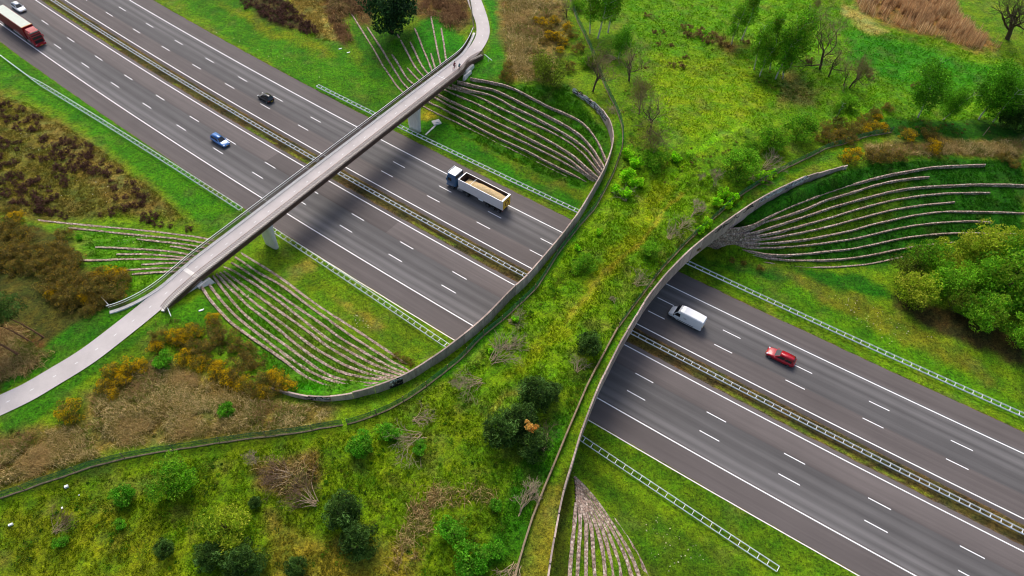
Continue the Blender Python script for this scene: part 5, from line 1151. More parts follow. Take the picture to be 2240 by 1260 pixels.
# ---- brush piles and dead trees
for k, px, py, sc, rz, lb in (('brush',1368,440,.9,1.75,"fan of cut branches below the row of lime saplings"), ('brush',1392,624,.85,.9,"cut root and branches beside the far netting fence on the overpass"), ('brush',1672,372,1.25,.55,"big heap of pale cut branches near the far fence"), ('brush',1462,524,.9,1.0,"pale branch heap on the overpass, lower of two"), ('brush',1488,500,.9,.9,"pale branch heap on the overpass, upper of two"),
 ('brush',1050,835,1.1,3.7,"fan of felled branches above the dark pines"), ('brush',1078,795,1.3,.75,"long felled stems lying behind the long wall"), ('brush',1105,765,1.0,.5,"felled stems at the upper end of the long heap behind the wall"), ('brush',905,920,.95,.15,"cut branches spread beside the fresh green shrubs"), ('brush',918,955,1.35,3.9,"big fan of felled branches on the lower meadow"),
 ('dark_brush',640,1040,1.15,3.25,"dark heap of brush on the lower meadow near the fence"), ('dark_brush',690,1105,1.2,2.6,"red brown heap with white sticks above the pine pair"), ('brush',1262,815,.75,1.2,"uprooted stump with thin stems near the board fence"), ('brush',1130,1235,1.2,4.2,"felled stems at the bottom edge beside the green shrub"), ('dark_brush',1345,130,1.2,3.4,"brown cut branches under the pale forked birch"),
 ('brush',1340,235,.8,4.6,"pale cut branches at the netting fence's bend"), ('dark_brush',1640,398,1.1,.5,"red brown brush under the large round willow"), ('dark_brush',120,1165,.8,1.0,"small brown brush heap near the bottom left corner"), ('brush',1115,705,.8,.4,"small cut branches behind the long wall"), ('dark_brush',1188,985,1.0,2.0,"brown dead twigs under the dark pines")):
    plant(k, px, py, sc, lb, rz=rz)
plant('dead_tree', 1512, 475, 1.15, "pale dead tree leaning over the overpass's far side", tilt=.85, rz=.7)
plant('dead_tree', 1560, 408, 1.0, "pale standing dead shrub left of the large round willow"); plant('dead_tree', 1530, 395, .6, "small pale dead shrub left of the standing one")
plant('dead_tree', 1134, 1128, 1.35, "uprooted young birch lying on the lower meadow beside the board fence", tilt=1.2, rz=1.25, var_=1)
plant('dead_tree', 1005, 850, .8, "grey dead shrub at the foot of the felled branches"); plant('dead_tree', 560, 1010, .8, "grey leafless shrub near the fence on the lower meadow"); plant('dead_tree', 1345, 665, .45, "thin dead stem lying on the overpass", tilt=1.1)

# ---- heather on the heath: dark clumps, each its own plant
r_ = np.random.default_rng(5)
def scatter(poly, n, mind, thr=None, sc=1.0):
    out = []; x0, x1 = min(p[0] for p in poly), max(p[0] for p in poly); y0, y1 = min(p[1] for p in poly), max(p[1] for p in poly); t = 0
    while len(out) < n and t < 9000:
        t += 1; a_ = (r_.uniform(x0, x1), r_.uniform(y0, y1))
        if not inpoly(np.array(a_[0]), np.array(a_[1]), poly): continue
        if thr and fbm(np.array(a_[0]), np.array(a_[1]), thr, 71) < .5: continue
        if all(math.hypot(a_[0] - b[0], (a_[1] - b[1]) * 1.4) > mind for b in out): out.append(a_)
    return out
for px, py in scatter([(-10,215),(60,245),(190,320),(330,425),(410,492),(250,470),(140,480),(40,455),(-10,440)], 150, 9, 70):
    plant('heather', px, py, r_.uniform(.8, 1.7), "dark purple brown heather clump on the heath below the motorway", "heather clumps on the lower heath")
for px, py, sc in ((415,503,1.3),(352,494,1.2),(336,492,1.0),(372,496,.9),(325,486,1.0),(312,484,.9),(222,472,.9)): plant('heather', px, py, sc, "round dark heather clump just above the lowest stone course", "heather clumps by the stone course")
for px, py in scatter([(515,-20),(620,5),(660,30),(705,85),(670,75),(600,45),(540,20)], 55, 8): plant('heather', px, py, r_.uniform(1.0, 2.0), "dark heather clump on the small heath above the motorway", "heather clumps on the upper heath")
for px, py in scatter([(1490,55),(1585,85),(1600,115),(1560,105),(1500,80)], 9, 10): plant('tussock', px, py, r_.uniform(1.2, 2.2), "red brown grass tussock left of the birch clump on the meadow", "brown tussocks on the meadow")
for px, py in ((1415,35),(1432,75),(1450,72),(1440,98),(1470,102),(1470,145),(1490,146),(1415,150),(1500,128)): plant('tussock', px, py, r_.uniform(.8, 1.5), "brown grass tussock on the open left part of the meadow", "brown tussocks on the open meadow")
for px, py in ((1630,95),(1770,135),(1900,168),(2000,190)): plant('tussock', px, py, 1.6, "lone brown tussock on the right part of the meadow", "brown tussocks on the right meadow")

# ================================================================ ground cover nobody could count
def in_world(poly, n, seed, soft=0):
    r = np.random.default_rng(seed); q = np.array(poly, float); x0, x1, y0, y1 = q[:, 0].min(), q[:, 0].max(), q[:, 1].min(), q[:, 1].max(); out = []
    w_ = at(q[:, 0], q[:, 1], 6.0)[:, :2]; a0, a1, b0, b1 = w_[:, 0].min(), w_[:, 0].max(), w_[:, 1].min(), w_[:, 1].max(); got = 0; tr_ = 0; a0 -= 5; a1 += 5; b1 += 7
    while got < n and tr_ < 60:
        tr_ += 1
        m_ = 4 * n + 400; x, y = r.uniform(a0, a1, m_), r.uniform(b0, b1, m_); z = hz(x, y); px, py = pix(np.stack([x, y, z], -1)); k = inpoly(px, py, poly); k = k & ((segdist(px, py, poly, True) > soft * r.random(m_) * (.2 + 1.6 * fbm(x, y, 4, 96))) if soft else True)
        out.append(np.stack([x, y, z], -1)[k]); got += k.sum()
    return np.vstack(out)[:n]
def brambles(name, polys, per, pal, L, h, wd, seed, label, stand=.0):
    r = np.random.default_rng(seed); B = np.vstack([in_world(p, n, seed + i, 45) for i, (p, n) in enumerate(polys)]); n = len(B)
    dens = fbm(B[:, 0], B[:, 1], 2.0, 90, 4, .7); B = B[dens > .40 + .1 * r.random(n)]; n = len(B)
    th = r.uniform(0, 2 * np.pi, n); l = L * r.uniform(.5, 1.3, n); hh = h * r.uniform(.5, 1.4, n) * (.4 + 1.2 * fbm(B[:, 0], B[:, 1], 3, 92)); d = np.stack([np.cos(th), np.sin(th)], -1) * (1 - stand * .8)
    w_ = np.stack([-np.sin(th), np.cos(th)], -1) * wd * r.uniform(.6, 1.4, n)[:, None]
    t = np.array([0, .33, .66, 1.0]); prof = (np.array([0.05, .8, 1.0, .55]) if stand < .5 else np.array([0, .4, .75, 1.0])); v = []
    for k in range(4):
        c = B[:, :2] + d * (l * t[k])[:, None]; z = B[:, 2] + hh * prof[k]; tw = 1 - .6 * t[k]
        v.append(np.concatenate([c - w_ * tw, z[:, None]], 1)); v.append(np.concatenate([c + w_ * tw, z[:, None]], 1))
    v = np.stack(v, 1).reshape(-1, 3); b = (np.arange(n) * 8)[:, None, None]; q = np.array([[0, 1, 3, 2], [2, 3, 5, 4], [4, 5, 7, 6]])[None]
    pal = np.minimum(np.array([lin(c) for c in pal]) * 1.75, .9); patch = (fbm(B[:, 0], B[:, 1], 5, 93) * 1.6 - .3).clip(0, .999); ci = ((patch * len(pal)) + r.normal(size=n) * .7).astype(int) % len(pal)
    col = pal[ci] * r.uniform(.65, 1.3, n)[:, None]
    link(name, arr_mesh(name, v, (b + q).reshape(-1, 4), np.repeat(col, 8, 0)), M['leaf'], kind="stuff", label=label)
TAN = [(144, 120, 76), (160, 140, 92), (112, 104, 48), (178, 158, 112), (92, 100, 34), (134, 106, 72), (120, 116, 56)]
PA = [(200,865),(300,805),(345,790),(425,815),(560,872),(700,888),(742,905),(700,930),(560,948),(400,966),(250,985),(190,930)]
PB = [(-40,980),(60,945),(190,930),(225,1000),(60,1050),(-40,1085)]
brambles("brambles", [(PA, 46000), (PB, 18000)], 1, TAN, .8, .6, .022, 600, "tangled tan brambles on the bank above the netting fence")
brambles("brambles", [([(1092,-30),(1240,-30),(1240,60),(1180,100),(1235,170),(1180,190),(1110,180),(1100,70)], 24000), ([(1890,318),(2240,308),(2240,350),(2100,340),(1900,352)], 8000)], 1, TAN, 1.0, .55, .032, 620, "tangled tan brambles on the banks above the terraces")
brambles("brambles", [([(705,-40),(820,-40),(812,20),(800,50),(760,40),(780,100),(740,95),(715,50)], 7000), ([(900,-40),(1030,-40),(1026,55),(990,78),(945,45),(905,30)], 7000)], 1, [(108, 80, 56), (122, 94, 62), (88, 66, 44), (140, 116, 76), (92, 90, 40)], 1.3, .8, .05, 640, "red brown brambles round the dark evergreen")
brambles("brambles", [([(-30,700),(60,720),(125,760),(120,800),(40,835),(-30,845)], 6000), ([(560,1005),(700,990),(700,1060),(630,1095),(560,1060)], 700), ([(900,1060),(1080,1060),(1100,1110),(960,1120),(930,1260),(840,1260)], 1700)], 1, [(134, 112, 70), (112, 92, 54), (152, 132, 88), (96, 98, 40), (84, 96, 30)], 1.0, .5, .035, 650, "brown brush and dead bracken in patches on the lower ground")
brambles("reeds", [([(1850,-40),(2060,-40),(2110,40),(2195,105),(2130,112),(1960,62),(1880,30)], 24000)], 1, [(166, 136, 98), (150, 118, 84), (180, 154, 116), (138, 110, 76)], .5, 1.7, .05, 660, "bed of dry pinkish brown reeds at the top right", stand=.9)
def tufts(polys, h, seed, label, name="grass", wd=.05):
    r = np.random.default_rng(seed); B = np.vstack([in_world(p, n, seed + i) for i, (p, n) in enumerate(polys)]); n = len(B)
    keep = fbm(B[:, 0], B[:, 1], 1.6, 95) > .42; B = B[keep]; n = len(B); base = paint(B); V = []; Cc = []
    for k in range(4):
        th = r.uniform(0, 2 * np.pi, n); d = np.stack([np.cos(th), np.sin(th), np.zeros(n)], -1); s_ = np.stack([-np.sin(th), np.cos(th), np.zeros(n)], -1) * (wd * r.uniform(.7, 1.5, n))[:, None]
        o = B + d * .05; tip = B + d * (h * r.uniform(.3, 1.0, n))[:, None]; tip[:, 2] = B[:, 2] + h * r.uniform(.4, 1.15, n)
        V.append(np.stack([o - s_ - [0, 0, .04], o + s_ - [0, 0, .04], tip], 1)); Cc.append(base * r.uniform(.8, 2.1, n)[:, None] * np.array([1.05, 1.06, .8]))
    v = np.stack(V, 1).reshape(-1, 3); c = np.repeat(np.stack(Cc, 1).reshape(-1, 3), 3, 0); f = np.arange(len(v)).reshape(-1, 3)
    link(name, arr_mesh(name, v, f, c), M['leaf'], kind="stuff", label=label)
tufts([([(-20,1110),(200,1040),(520,990),(760,945),(980,830),(1060,770),(1200,600),(1350,420),(1500,330),(1580,420),(1440,590),(1330,760),(1230,960),(1120,1280),(-20,1280)], 40000)], .26, 700, "rough tufted grass over the overpass and the lower meadow")
tufts([([(1340,-40),(1820,-40),(1900,60),(2240,120),(2240,260),(1900,270),(1700,260),(1560,330),(1400,260)], 26000)], .28, 720, "rough tufted grass over the upper meadow", wd=.06)
tufts([([(-40,200),(60,225),(190,305),(330,410),(420,490),(330,478),(60,470),(-40,470)], 16000), ([(600,-40),(720,-40),(770,90),(690,90),(640,40)], 5000)], .25, 740, "dry heath grass between the heather clumps", wd=.05)
tufts([([(1600,490),(1860,365),(2050,350),(2240,352),(2240,560),(1960,575),(1700,565)], 14000), ([(960,205),(1020,165),(1130,190),(1240,185),(1330,300),(1270,410),(1180,380),(1000,290)], 12000), ([(460,620),(530,560),(760,730),(890,805),(700,865),(600,825),(520,740)], 9000), ([(440,620),(440,530),(180,500),(200,590),(260,650),(350,630)], 4000)], .3, 760, "long grass on the terraced slopes", wd=.045)
def undergrowth(polys, pal, seed, label, rad0=.55, per=46, size=.17):
    r = np.random.default_rng(seed); B = np.vstack([in_world(p, n, seed + i, 20) for i, (p, n) in enumerate(polys)]); B = B[fbm(B[:, 0], B[:, 1], 5, 97) > .44]; n = len(B)
    R_ = rad0 * r.uniform(.4, 1.5, n) * (.5 + fbm(B[:, 0], B[:, 1], 6, 98)); k = np.repeat(np.arange(n), per); d = unit(len(k), r) * (r.random(len(k)) ** .4)[:, None]; d[:, 2] = np.abs(d[:, 2]) * .75
    p = B[k] + d * R_[k][:, None]; v, f = leaf_quads(p, size, .45, r, .4); pal = np.minimum(np.array([lin(c) for c in pal]) * 1.3, .9)
    col = pal[r.integers(0, len(pal), n)[k]] * r.uniform(.55, 1.4, len(k))[:, None]
    link("undergrowth", arr_mesh("undergrowth", v, f, np.repeat(col, 4, 0)), M['leaf'], kind="stuff", label=label)
undergrowth([([(0,1110),(200,1040),(520,985),(760,945),(980,835),(1080,880),(1100,1000),(1200,960),(1140,1260),(0,1260)], 620), ([(1000,830),(1120,700),(1250,560),(1330,440),(1360,330),(1400,340),(1380,440),(1300,560),(1160,720),(1060,820)], 260), ([(1250,900),(1320,770),(1440,600),(1560,490),(1640,430),(1600,420),(1500,500),(1400,620),(1290,780),(1220,900)], 240)],
 [(70, 122, 14), (52, 98, 14), (92, 138, 22), (44, 80, 18), (104, 112, 34)], 900, "low weedy undergrowth scattered over the overpass edges and lower meadow")
undergrowth([([(1350,180),(1440,180),(1460,300),(1560,320),(1700,250),(1760,330),(1640,400),(1480,420),(1380,360)], 330), ([(1860,250),(2240,275),(2240,305),(1900,300)], 160), ([(1640,170),(1780,170),(1800,240),(1660,210)], 90), ([(1400,0),(1800,0),(1900,130),(2200,190),(2200,240),(1900,230),(1400,160)], 160)],
 [(58, 110, 12), (46, 86, 14), (84, 130, 20), (98, 96, 40), (112, 88, 50)], 920, "low weedy undergrowth scattered over the upper meadow's near side")
undergrowth([([(110,900),(200,860),(340,790),(440,820),(560,875),(740,900),(720,930),(400,965),(190,985)], 230), ([(0,940),(190,925),(220,1000),(0,1070)], 110), ([(1090,0),(1240,0),(1240,100),(1230,180),(1110,180)], 170), ([(1880,318),(2240,308),(2240,355),(1900,352)], 120), ([(300,700),(440,690),(560,770),(640,840),(560,870),(420,790)], 160)],
 [(88, 104, 30), (72, 88, 24), (112, 112, 48), (124, 100, 60), (96, 84, 44)], 940, "olive undergrowth among the brambles and gorse")
# pale flower heads and chips scattered on the verges: tiny, uncounted
B = np.vstack([in_world(p, n, 800 + i) for i, (p, n) in enumerate([([(1800,640),(1900,660),(2060,740),(1950,760)], 70), ([(760,680),(800,700),(820,720),(780,715)], 26), ([(1380,1150),(1440,1130),(1560,1220),(1450,1260)], 40), ([(220,505),(330,515),(330,535),(250,535)], 24), ([(480,590),(700,700),(700,720),(520,640)], 40), ([(20,250),(330,420),(300,460),(40,440)], 40), ([(300,0),(700,160),(860,240),(600,130)], 16)])])
v, f = leaf_quads(B + [0, 0, .14], .22, .8, np.random.default_rng(9)); link("flowers", arr_mesh("flowers", v, f, np.tile(lin((232, 226, 190)), (len(v), 1))), M['leaf'], kind="stuff", label="pale flower heads dotted over the grass verges")
# ================================================================ vehicles (x forward, y left)
def quad(root, name, pts, mt, off=0.0):
    mb = MB(); P_ = np.array(pts, float); n_ = np.cross(P_[1] - P_[0], P_[2] - P_[0]); n_ /= np.linalg.norm(n_) + 1e-9
    a = P_ + n_ * off; b = P_ - n_ * .02; k = len(P_)
    mb.add(np.vstack([a, b]), [tuple(range(k)), tuple(range(k, 2 * k))[::-1]] + [(i, i + k, (i + 1) % k + k, (i + 1) % k) for i in range(k)])
    return mb.build(name, mt, root)
def wheel(root, x, y, r, w_, name="wheel"):
    mb = MB(); s_ = 1 if y > 0 else -1
    mb.loft([[(x + rr * math.cos(a), y + yy, r + rr * math.sin(a)) for a in np.linspace(0, 2 * math.pi, 18, endpoint=False)] for rr, yy in ((r * .8, -w_ / 2), (r, -w_ / 2 + .03), (r, w_ / 2 - .03), (r * .8, w_ / 2))])
    o = mb.build(name, M['rubber'], root, smooth_=False)
    mb = MB(); mb.loft([[(x + rr * math.cos(a), y + s_ * (w_ / 2 + dy), r + rr * math.sin(a)) for a in np.linspace(0, 2 * math.pi, 14, endpoint=False)] for rr, dy in ((r * .68, -.02), (r * .66, .012), (r * .3, -.03), (r * .12, .02))])
    mb.build("rim", M['rim'], o)
def ringf(x, w_, z0, z1, wt=None):
    wt = w_ * .9 if wt is None else wt; h = z1 - z0
    return [(x, -w_ * .9, z0), (x, -w_, z0 + h * .3), (x, -w_, z0 + h * .72), (x, -wt, z1 - .015), (x, -wt * .8, z1), (x, wt * .8, z1), (x, wt, z1 - .015), (x, w_, z0 + h * .72), (x, w_, z0 + h * .3), (x, w_ * .9, z0)]
def car(label, mt, s_, o_, back, L=4.3, W=1.8, H=1.48, estate=0.0, roofm=None):
    x, y = XY(s_, o_); h = heading(s_) + (math.pi if back else 0); root = thing("car", label, "car", (float(x), float(y), 0.004), h)
    a = L / 2; w_ = W / 2; bz = .92
    mb = MB(); mb.loft([ringf(X * a, w_ * k, z0, z1) for X, k, z0, z1 in ((-1, .72, .42, .74), (-.97, .9, .32, .88), (-.8, .98, .24, .95), (-.3, 1, .2, .94), (.2, 1, .2, .93), (.45, 1, .2, .92), (.62, .99, .22, .86), (.82, .95, .24, .76), (.95, .86, .3, .64), (1, .66, .38, .54))])
    mb.build("body", mt, root, smooth_=True, bevel=0)
    xr0, xr1, xf1, xf0 = -a * (.88 + .06 * estate), -a * (.66 + .18 * estate), a * .08, a * .46
    wb, wt = w_ * .9, w_ * .7
    lo = [(xr0, -wb), (xf0, -wb), (xf0, wb), (xr0, wb)]; hi = [(xr1, -wt), (xf1, -wt), (xf1, wt), (xr1, wt)]
    mb = MB(); mb.loft([[(*q_, bz - .04) for q_ in lo], [(*q_, H - .07) for q_ in hi]]); mb.build("cabin", mt, root, bevel=.03)
    mb = MB(); xm = (xr1 + xf1) / 2
    mb.loft([[(xr1 - .03, -wt * .95, H - .07), (xr1 - .03, 0, H - .05), (xr1 - .03, wt * .95, H - .07), (xr1 - .03, 0, H - .09)], [(xr1 + .15, -wt, H - .035), (xr1 + .15, 0, H - .005), (xr1 + .15, wt, H - .035), (xr1 + .15, 0, H - .1)], [(xm, -wt * 1.02, H - .02), (xm, 0, H + .01), (xm, wt * 1.02, H - .02), (xm, 0, H - .1)], [(xf1 - .1, -wt, H - .04), (xf1 - .1, 0, H - .01), (xf1 - .1, wt, H - .04), (xf1 - .1, 0, H - .1)], [(xf1 + .04, -wt * .94, H - .08), (xf1 + .04, 0, H - .06), (xf1 + .04, wt * .94, H - .08), (xf1 + .04, 0, H - .1)]])
    mb.build("roof", roofm or mt, root, smooth_=True)
    def on(u, v, p0, p1, q0, q1):
        b = np.array(p0) * (1 - u) + np.array(p1) * u; t = np.array(q0) * (1 - u) + np.array(q1) * u; return b * (1 - v) + t * v
    B = lambda i: (*lo[i], bz - .04); T = lambda i: (*hi[i], H - .07)
    for nm, i, j, u0, u1 in (("windscreen", 1, 2, .06, .94), ("rear_window", 3, 0, .1, .9)):
        quad(root, nm, [on(u, v, B(i), B(j), T(i), T(j)) for u, v in ((u0, .1), (u1, .1), (u1, .93), (u0, .93))], M['glass'], .014)
    for i, j in ((0, 1), (2, 3)):
        for u0, u1 in ((.1, .47), (.52, .9)): quad(root, "side_window", [on(u, v, B(i), B(j), T(i), T(j)) for u, v in ((u0, .16), (u1, .16), (u1, .9), (u0, .9))], M['glass'], .014)
    for X in (-a * .62, a * .64):
        for Y in (w_ - .1, -w_ + .1): wheel(root, X, Y, .32, .2)
    for Y in (1, -1):
        mb = MB(); mb.box((a * .9, Y * w_ * .68, .66), (.22, .32, .1), rz=-Y * .35); mb.build("headlight", M['lampw'], root, bevel=.02)
        mb = MB(); mb.box((-a * .965, Y * w_ * .74, .76), (.12, .26, .16), rz=Y * .2); mb.build("tail_light", M['lampr'], root, bevel=.02)
        mb = MB(); mb.box((xf0 - .25, Y * (w_ + .09), .98), (.14, .2, .13)); mb.build("mirror", mt, root, bevel=.03)
    for X in (-a - .002, a * 1.0): mb = MB(); mb.box((X, 0, .48), (.02, .5, .11)); mb.build("number_plate", M['yellow'], root)
    mb = MB(); mb.box((a * .975, 0, .42), (.08, W * .6, .12)); mb.build("grille", M['plastic'], root)
    return root
def so_at(px, py, z): p_ = at(px, py, z); a, b = SO(p_[0], p_[1]); return float(a), float(b)
s_, o_ = so_at(481, 306, .75); car("blue estate car in the lower carriageway left of the cycle bridge", M['blue'], s_, o_, False, 4.5, 1.78, 1.5, 1.0, M['blue'])
s_, o_ = so_at(581, 212, .75); car("small black car in the upper carriageway left of the cycle bridge", M['black'], s_, o_, True, 3.9, 1.75, 1.52, .5)
s_, o_ = so_at(40, 15, .7); car("white car beside the red truck at the top left corner", M['white'], s_, o_, False, 4.7, 1.85, 1.5, .3)
s_, o_ = so_at(1709, 779, .75); car("red estate car behind the white van right of the overpass", M['red'], s_, o_, True, 4.6, 1.8, 1.5, 1.0)

# ---- white van
s_, o_ = so_at(1503, 692, 1.2); x, y = XY(s_, o_); root = thing("van", "white panel van leaving the overpass's shade in the upper carriageway", "van", (float(x), float(y), .004), heading(s_) + math.pi)
mb = MB(); st = [(-2.98, .88, .5, 2.28, .8), (-2.9, .97, .42, 2.42, .86), (-1.5, 1.0, .4, 2.52, .88), (.6, 1.0, .4, 2.54, .88), (1.15, 1.0, .4, 2.46, .84), (1.4, 1.0, .4, 2.3, .8)]
mb.loft([[(X, -w_, z0), (X, -w_, 1.3), (X, -wt, z1 - .16), (X, -wt * .86, z1), (X, wt * .86, z1), (X, wt, z1 - .16), (X, w_, 1.3), (X, w_, z0)] for X, w_, z0, z1, wt in st])
mb.build("body", M['white'], root, bevel=.03)
mb = MB(); st = [(1.4, 1.0, .4, 1.34, .96), (2.1, .98, .42, 1.3, .93), (2.5, .94, .42, 1.18, .86), (2.82, .86, .42, 1.0, .76), (2.95, .72, .5, .86, .6)]
mb.loft([ringf(X, w_, z0, z1, wt) for X, w_, z0, z1, wt in st]); mb.build("bonnet", M['white'], root, smooth_=True)
mb = MB(); mb.loft([[(1.38, -.98, 1.3), (1.38, .98, 1.3), (1.38, .8, 2.26), (1.38, -.8, 2.26)], [(2.12, -.94, 1.3), (2.12, .94, 1.3), (1.44, .78, 2.24), (1.44, -.78, 2.24)]]); mb.build("cab", M['white'], root, bevel=.02)
quad(root, "windscreen", [(2.08, -.88, 1.37), (2.08, .88, 1.37), (1.5, .74, 2.2), (1.5, -.74, 2.2)], M['glass'], .02)
for Y in (1, -1):
    q_ = [(1.98, Y * .965, 1.37), (.9, Y * 1.0, 1.37), (.95, Y * .925, 2.0), (1.5, Y * .875, 2.0)]
    quad(root, "side_window", q_ if Y < 0 else q_[::-1], M['glass'], .03)
    mb = MB(); mb.box((2.72, Y * .74, .92), (.3, .26, .16), rz=-Y * .5); mb.build("headlight", M['lampw'], root, bevel=.03)
    mb = MB(); mb.box((-2.96, Y * .86, 1.15), (.06, .12, .5)); mb.build("tail_light", M['lampr'], root, bevel=.01)
    mb = MB(); mb.box((1.95, Y * 1.13, 1.45), (.12, .2, .3)); mb.build("mirror", M['plastic'], root, bevel=.03)
    mb = MB(); mb.box((-.2, Y * 1.005, .62), (2.9, .03, .1)); mb.build("side_moulding", M['plastic'], root)
    for X in (-1.75, 2.0): wheel(root, X, Y * .88, .34, .22)
    mb = MB()
    for k, (xa, ln, z) in enumerate(((.35, .62, 1.62), (.2, .34, 1.5), (.3, .5, 1.42))): mb.box((xa - ln / 2, Y * (1.0 - max(0, z - 1.3) * .115 + .006), z), (ln, .012, .05))
    mb.build("lettering", M['rim'], root)
mb = MB(); mb.box((2.93, 0, .55), (.1, 1.5, .2)); mb.build("bumper", M['plastic'], root, bevel=.03)
mb = MB(); mb.box((-2.99, 0, .62), (.02, .5, .11)); mb.build("number_plate", M['yellow'], root)

# ---- articulated trucks (origin: middle of the front bumper on the road)
def tractor(root, paint_, roofm, fairing, H=3.55):
    mb = MB(); st = [(-2.25, 1.18, .95, H - .05, 1.14), (-2.1, 1.22, .9, H, 1.16), (-.9, 1.24, .6, H, 1.17), (-.32, 1.24, .5, H - .22, 1.15), (-.12, 1.22, .45, 2.6, 1.18), (-.02, 1.18, .45, 1.9, 1.16)]
    mb.loft([[(X, -w_, z0), (X, -w_, z1 - .4), (X, -wt, z1 - .05), (X, -wt * .9, z1), (X, wt * .9, z1), (X, wt, z1 - .05), (X, w_, z1 - .4), (X, w_, z0)] for X, w_, z0, z1, wt in st]); mb.build("cab", paint_, root, bevel=.02)
    quad(root, "windscreen", [(-.02, -1.06, 1.98), (-.02, 1.06, 1.98), (-.27, 1.04, 2.98), (-.27, -1.04, 2.98)], M['glass'], .05)
    for Y in (1, -1):
        q_ = [(-.35, Y * 1.24, 1.9), (-1.25, Y * 1.24, 1.9), (-1.25, Y * 1.235, 2.6), (-.5, Y * 1.235, 2.6)]; quad(root, "side_window", q_ if Y < 0 else q_[::-1], M['glass'], .03)
        mb = MB(); mb.box((-.1, Y * .95, .75), (.2, .42, .22), rz=-Y * .1); mb.build("headlight", M['lampw'], root, bevel=.03)
        mb = MB(); mb.box((-.22, Y * 1.42, 2.2), (.14, .22, .62)); mb.build("mirror", paint_, root, bevel=.04)
        wheel(root, -1.35, Y * 1.08, .5, .3); wheel(root, -4.95, Y * .98, .5, .52)
        mb = MB(); mb.box((-3.2, Y * .98, .72), (1.3, .5, .56)); mb.build("fuel_tank", M['rim'], root, bevel=.08)
        if fairing:
            q_ = [(-2.2, Y * 1.16, 1.1), (-2.9, Y * 1.12, 1.1), (-2.75, Y * 1.12, 3.4), (-2.2, Y * 1.15, 3.4)]; quad(root, "side_fairing", q_ if Y < 0 else q_[::-1], paint_, .03)
    mb = MB(); mb.box((-.06, 0, 1.4), (.16, 1.9, .75)); mb.build("grille", M['plastic'], root, bevel=.03)
    mb = MB(); mb.box((-.02, 0, .55), (.3, 2.4, .42)); mb.build("bumper", paint_, root, bevel=.05)
    mb = MB(); mb.box((.14, 0, .5), (.02, .52, .12)); mb.build("number_plate", M['yellow'], root)
    mb = MB(); mb.box((-3.7, 0, .85), (4.0, .9, .25)); mb.build("chassis", M['plastic'], root)
    if fairing:
        mb = MB(); mb.loft([[(-2.2, -1.1, H - .04), (-2.2, 1.1, H - .04), (-2.2, 1.0, H + .42), (-2.2, -1.0, H + .42)], [(-1.2, -1.08, H - .04), (-1.2, 1.08, H - .04), (-1.2, .9, H + .26), (-1.2, -.9, H + .26)], [(-.5, -.9, H - .1), (-.5, .9, H - .1), (-.5, .7, H - .02), (-.5, -.7, H - .02)]]); mb.build("roof_fairing", roofm, root, bevel=.03)
        mb = MB(); mb.box((-.28, 0, H - .05), (.5, 2.2, .08)); mb.build("sun_visor", M['plastic'], root, bevel=.02)
    else:
        mb = MB(); mb.box((-1.25, 0, H + .03), (1.75, 2.28, .07)); mb.build("roof", roofm, root, bevel=.03)
        mb = MB(); mb.tube([(-.3, -1.05, H + .2), (-.3, 1.05, H + .2)], .05, 6); mb.tube([(-.3, -.9, H), (-.3, -.9, H + .2)], .03, 5); mb.tube([(-.3, .9, H), (-.3, .9, H + .2)], .03, 5); mb.build("light_bar", M['galv'], root)
        mb = MB(); mb.box((-2.24, 0, H - .35), (.12, 2.3, .65)); mb.build("rear_panel", M['plastic'], root, bevel=.03)
s_, o_ = so_at(91, 99, .35); x, y = XY(s_, o_); root = thing("truck", "red articulated truck with a pale roofed trailer at the top left corner", "truck", (float(x), float(y), .004), heading(s_))
tractor(root, M['red'], M['red'], True)
TL = mat("dark_red_side", (126, 4, 28), .45, var=.08, vscale=.6); tarp = mat("pale_tarpaulin", (208, 214, 200), .75, var=.06, vscale=.8, bump=.1, bscale=1.5)
mb = MB(); mb.box((-9.9, 0, 2.55), (13.6, 2.55, 2.9)); tr = mb.build("trailer", TL, root, bevel=.03)
mb = MB(); mb.box((-9.9, 0, 4.02), (13.3, 2.3, .05)); mb.build("roof", tarp, tr)
mb = MB(); mb.box((-3.25, 0, 4.03), (.24, 2.5, .08)); mb.build("front_edge", mat("orange_edge", (226, 168, 110), .6), tr)
for Y in (1, -1):
    for X in (-12.3, -13.6, -14.9): wheel(tr, X, Y * 1.02, .48, .4)
    mb = MB(); mb.box((-8.4, Y * 1.1, .85), (4.2, .05, .5)); mb.build("side_guard", M['galv'], tr)
    mb = MB()
    for k in range(7): mb.box((-8.6 + k * .34, Y * 1.283, 1.62), (.2, .012, .18))
    mb.build("lettering", M['white'], tr)
# tipper
sl_, ol_ = so_at(977, 404, .4); sr_, or_ = so_at(1099.5, 462.6, .9); TLn = sr_ - sl_; oc = (ol_ + or_) / 2 + 1.25
x, y = XY(sl_, oc); root = thing("truck", "blue tipper truck with an open white trailer of wood chips", "truck", (float(x), float(y), .004), heading(sl_) + math.pi)
cabp = mat("cab_blue", (54, 96, 134), .3, coat=.5, var=.1, vscale=.5); tractor(root, cabp, M['white'], False)
xa, xb = -2.95, -TLn + .1; z0, z1 = 1.2, 3.3; wv = 1.27; th = .1
bodyw = mat("off_white_side", (228, 222, 222), .45, var=.04, vscale=.8); inn = mat("brown_rusty_inside", (74, 58, 50), .8, var=.3, vscale=1.5)
mb = MB(); o4 = [(xa, -wv), (xb, -wv), (xb, wv), (xa, wv)]; i4 = [(xa - .16, -wv + th), (xb + .3, -wv + th), (xb + .3, wv - th), (xa - .16, wv - th)]
mb.loft([[(*q_, z0) for q_ in o4], [(*q_, z1) for q_ in o4], [(*q_, z1) for q_ in i4]], cap=False); mb.add([(*q_, z0) for q_ in o4], [(0, 1, 2, 3)])
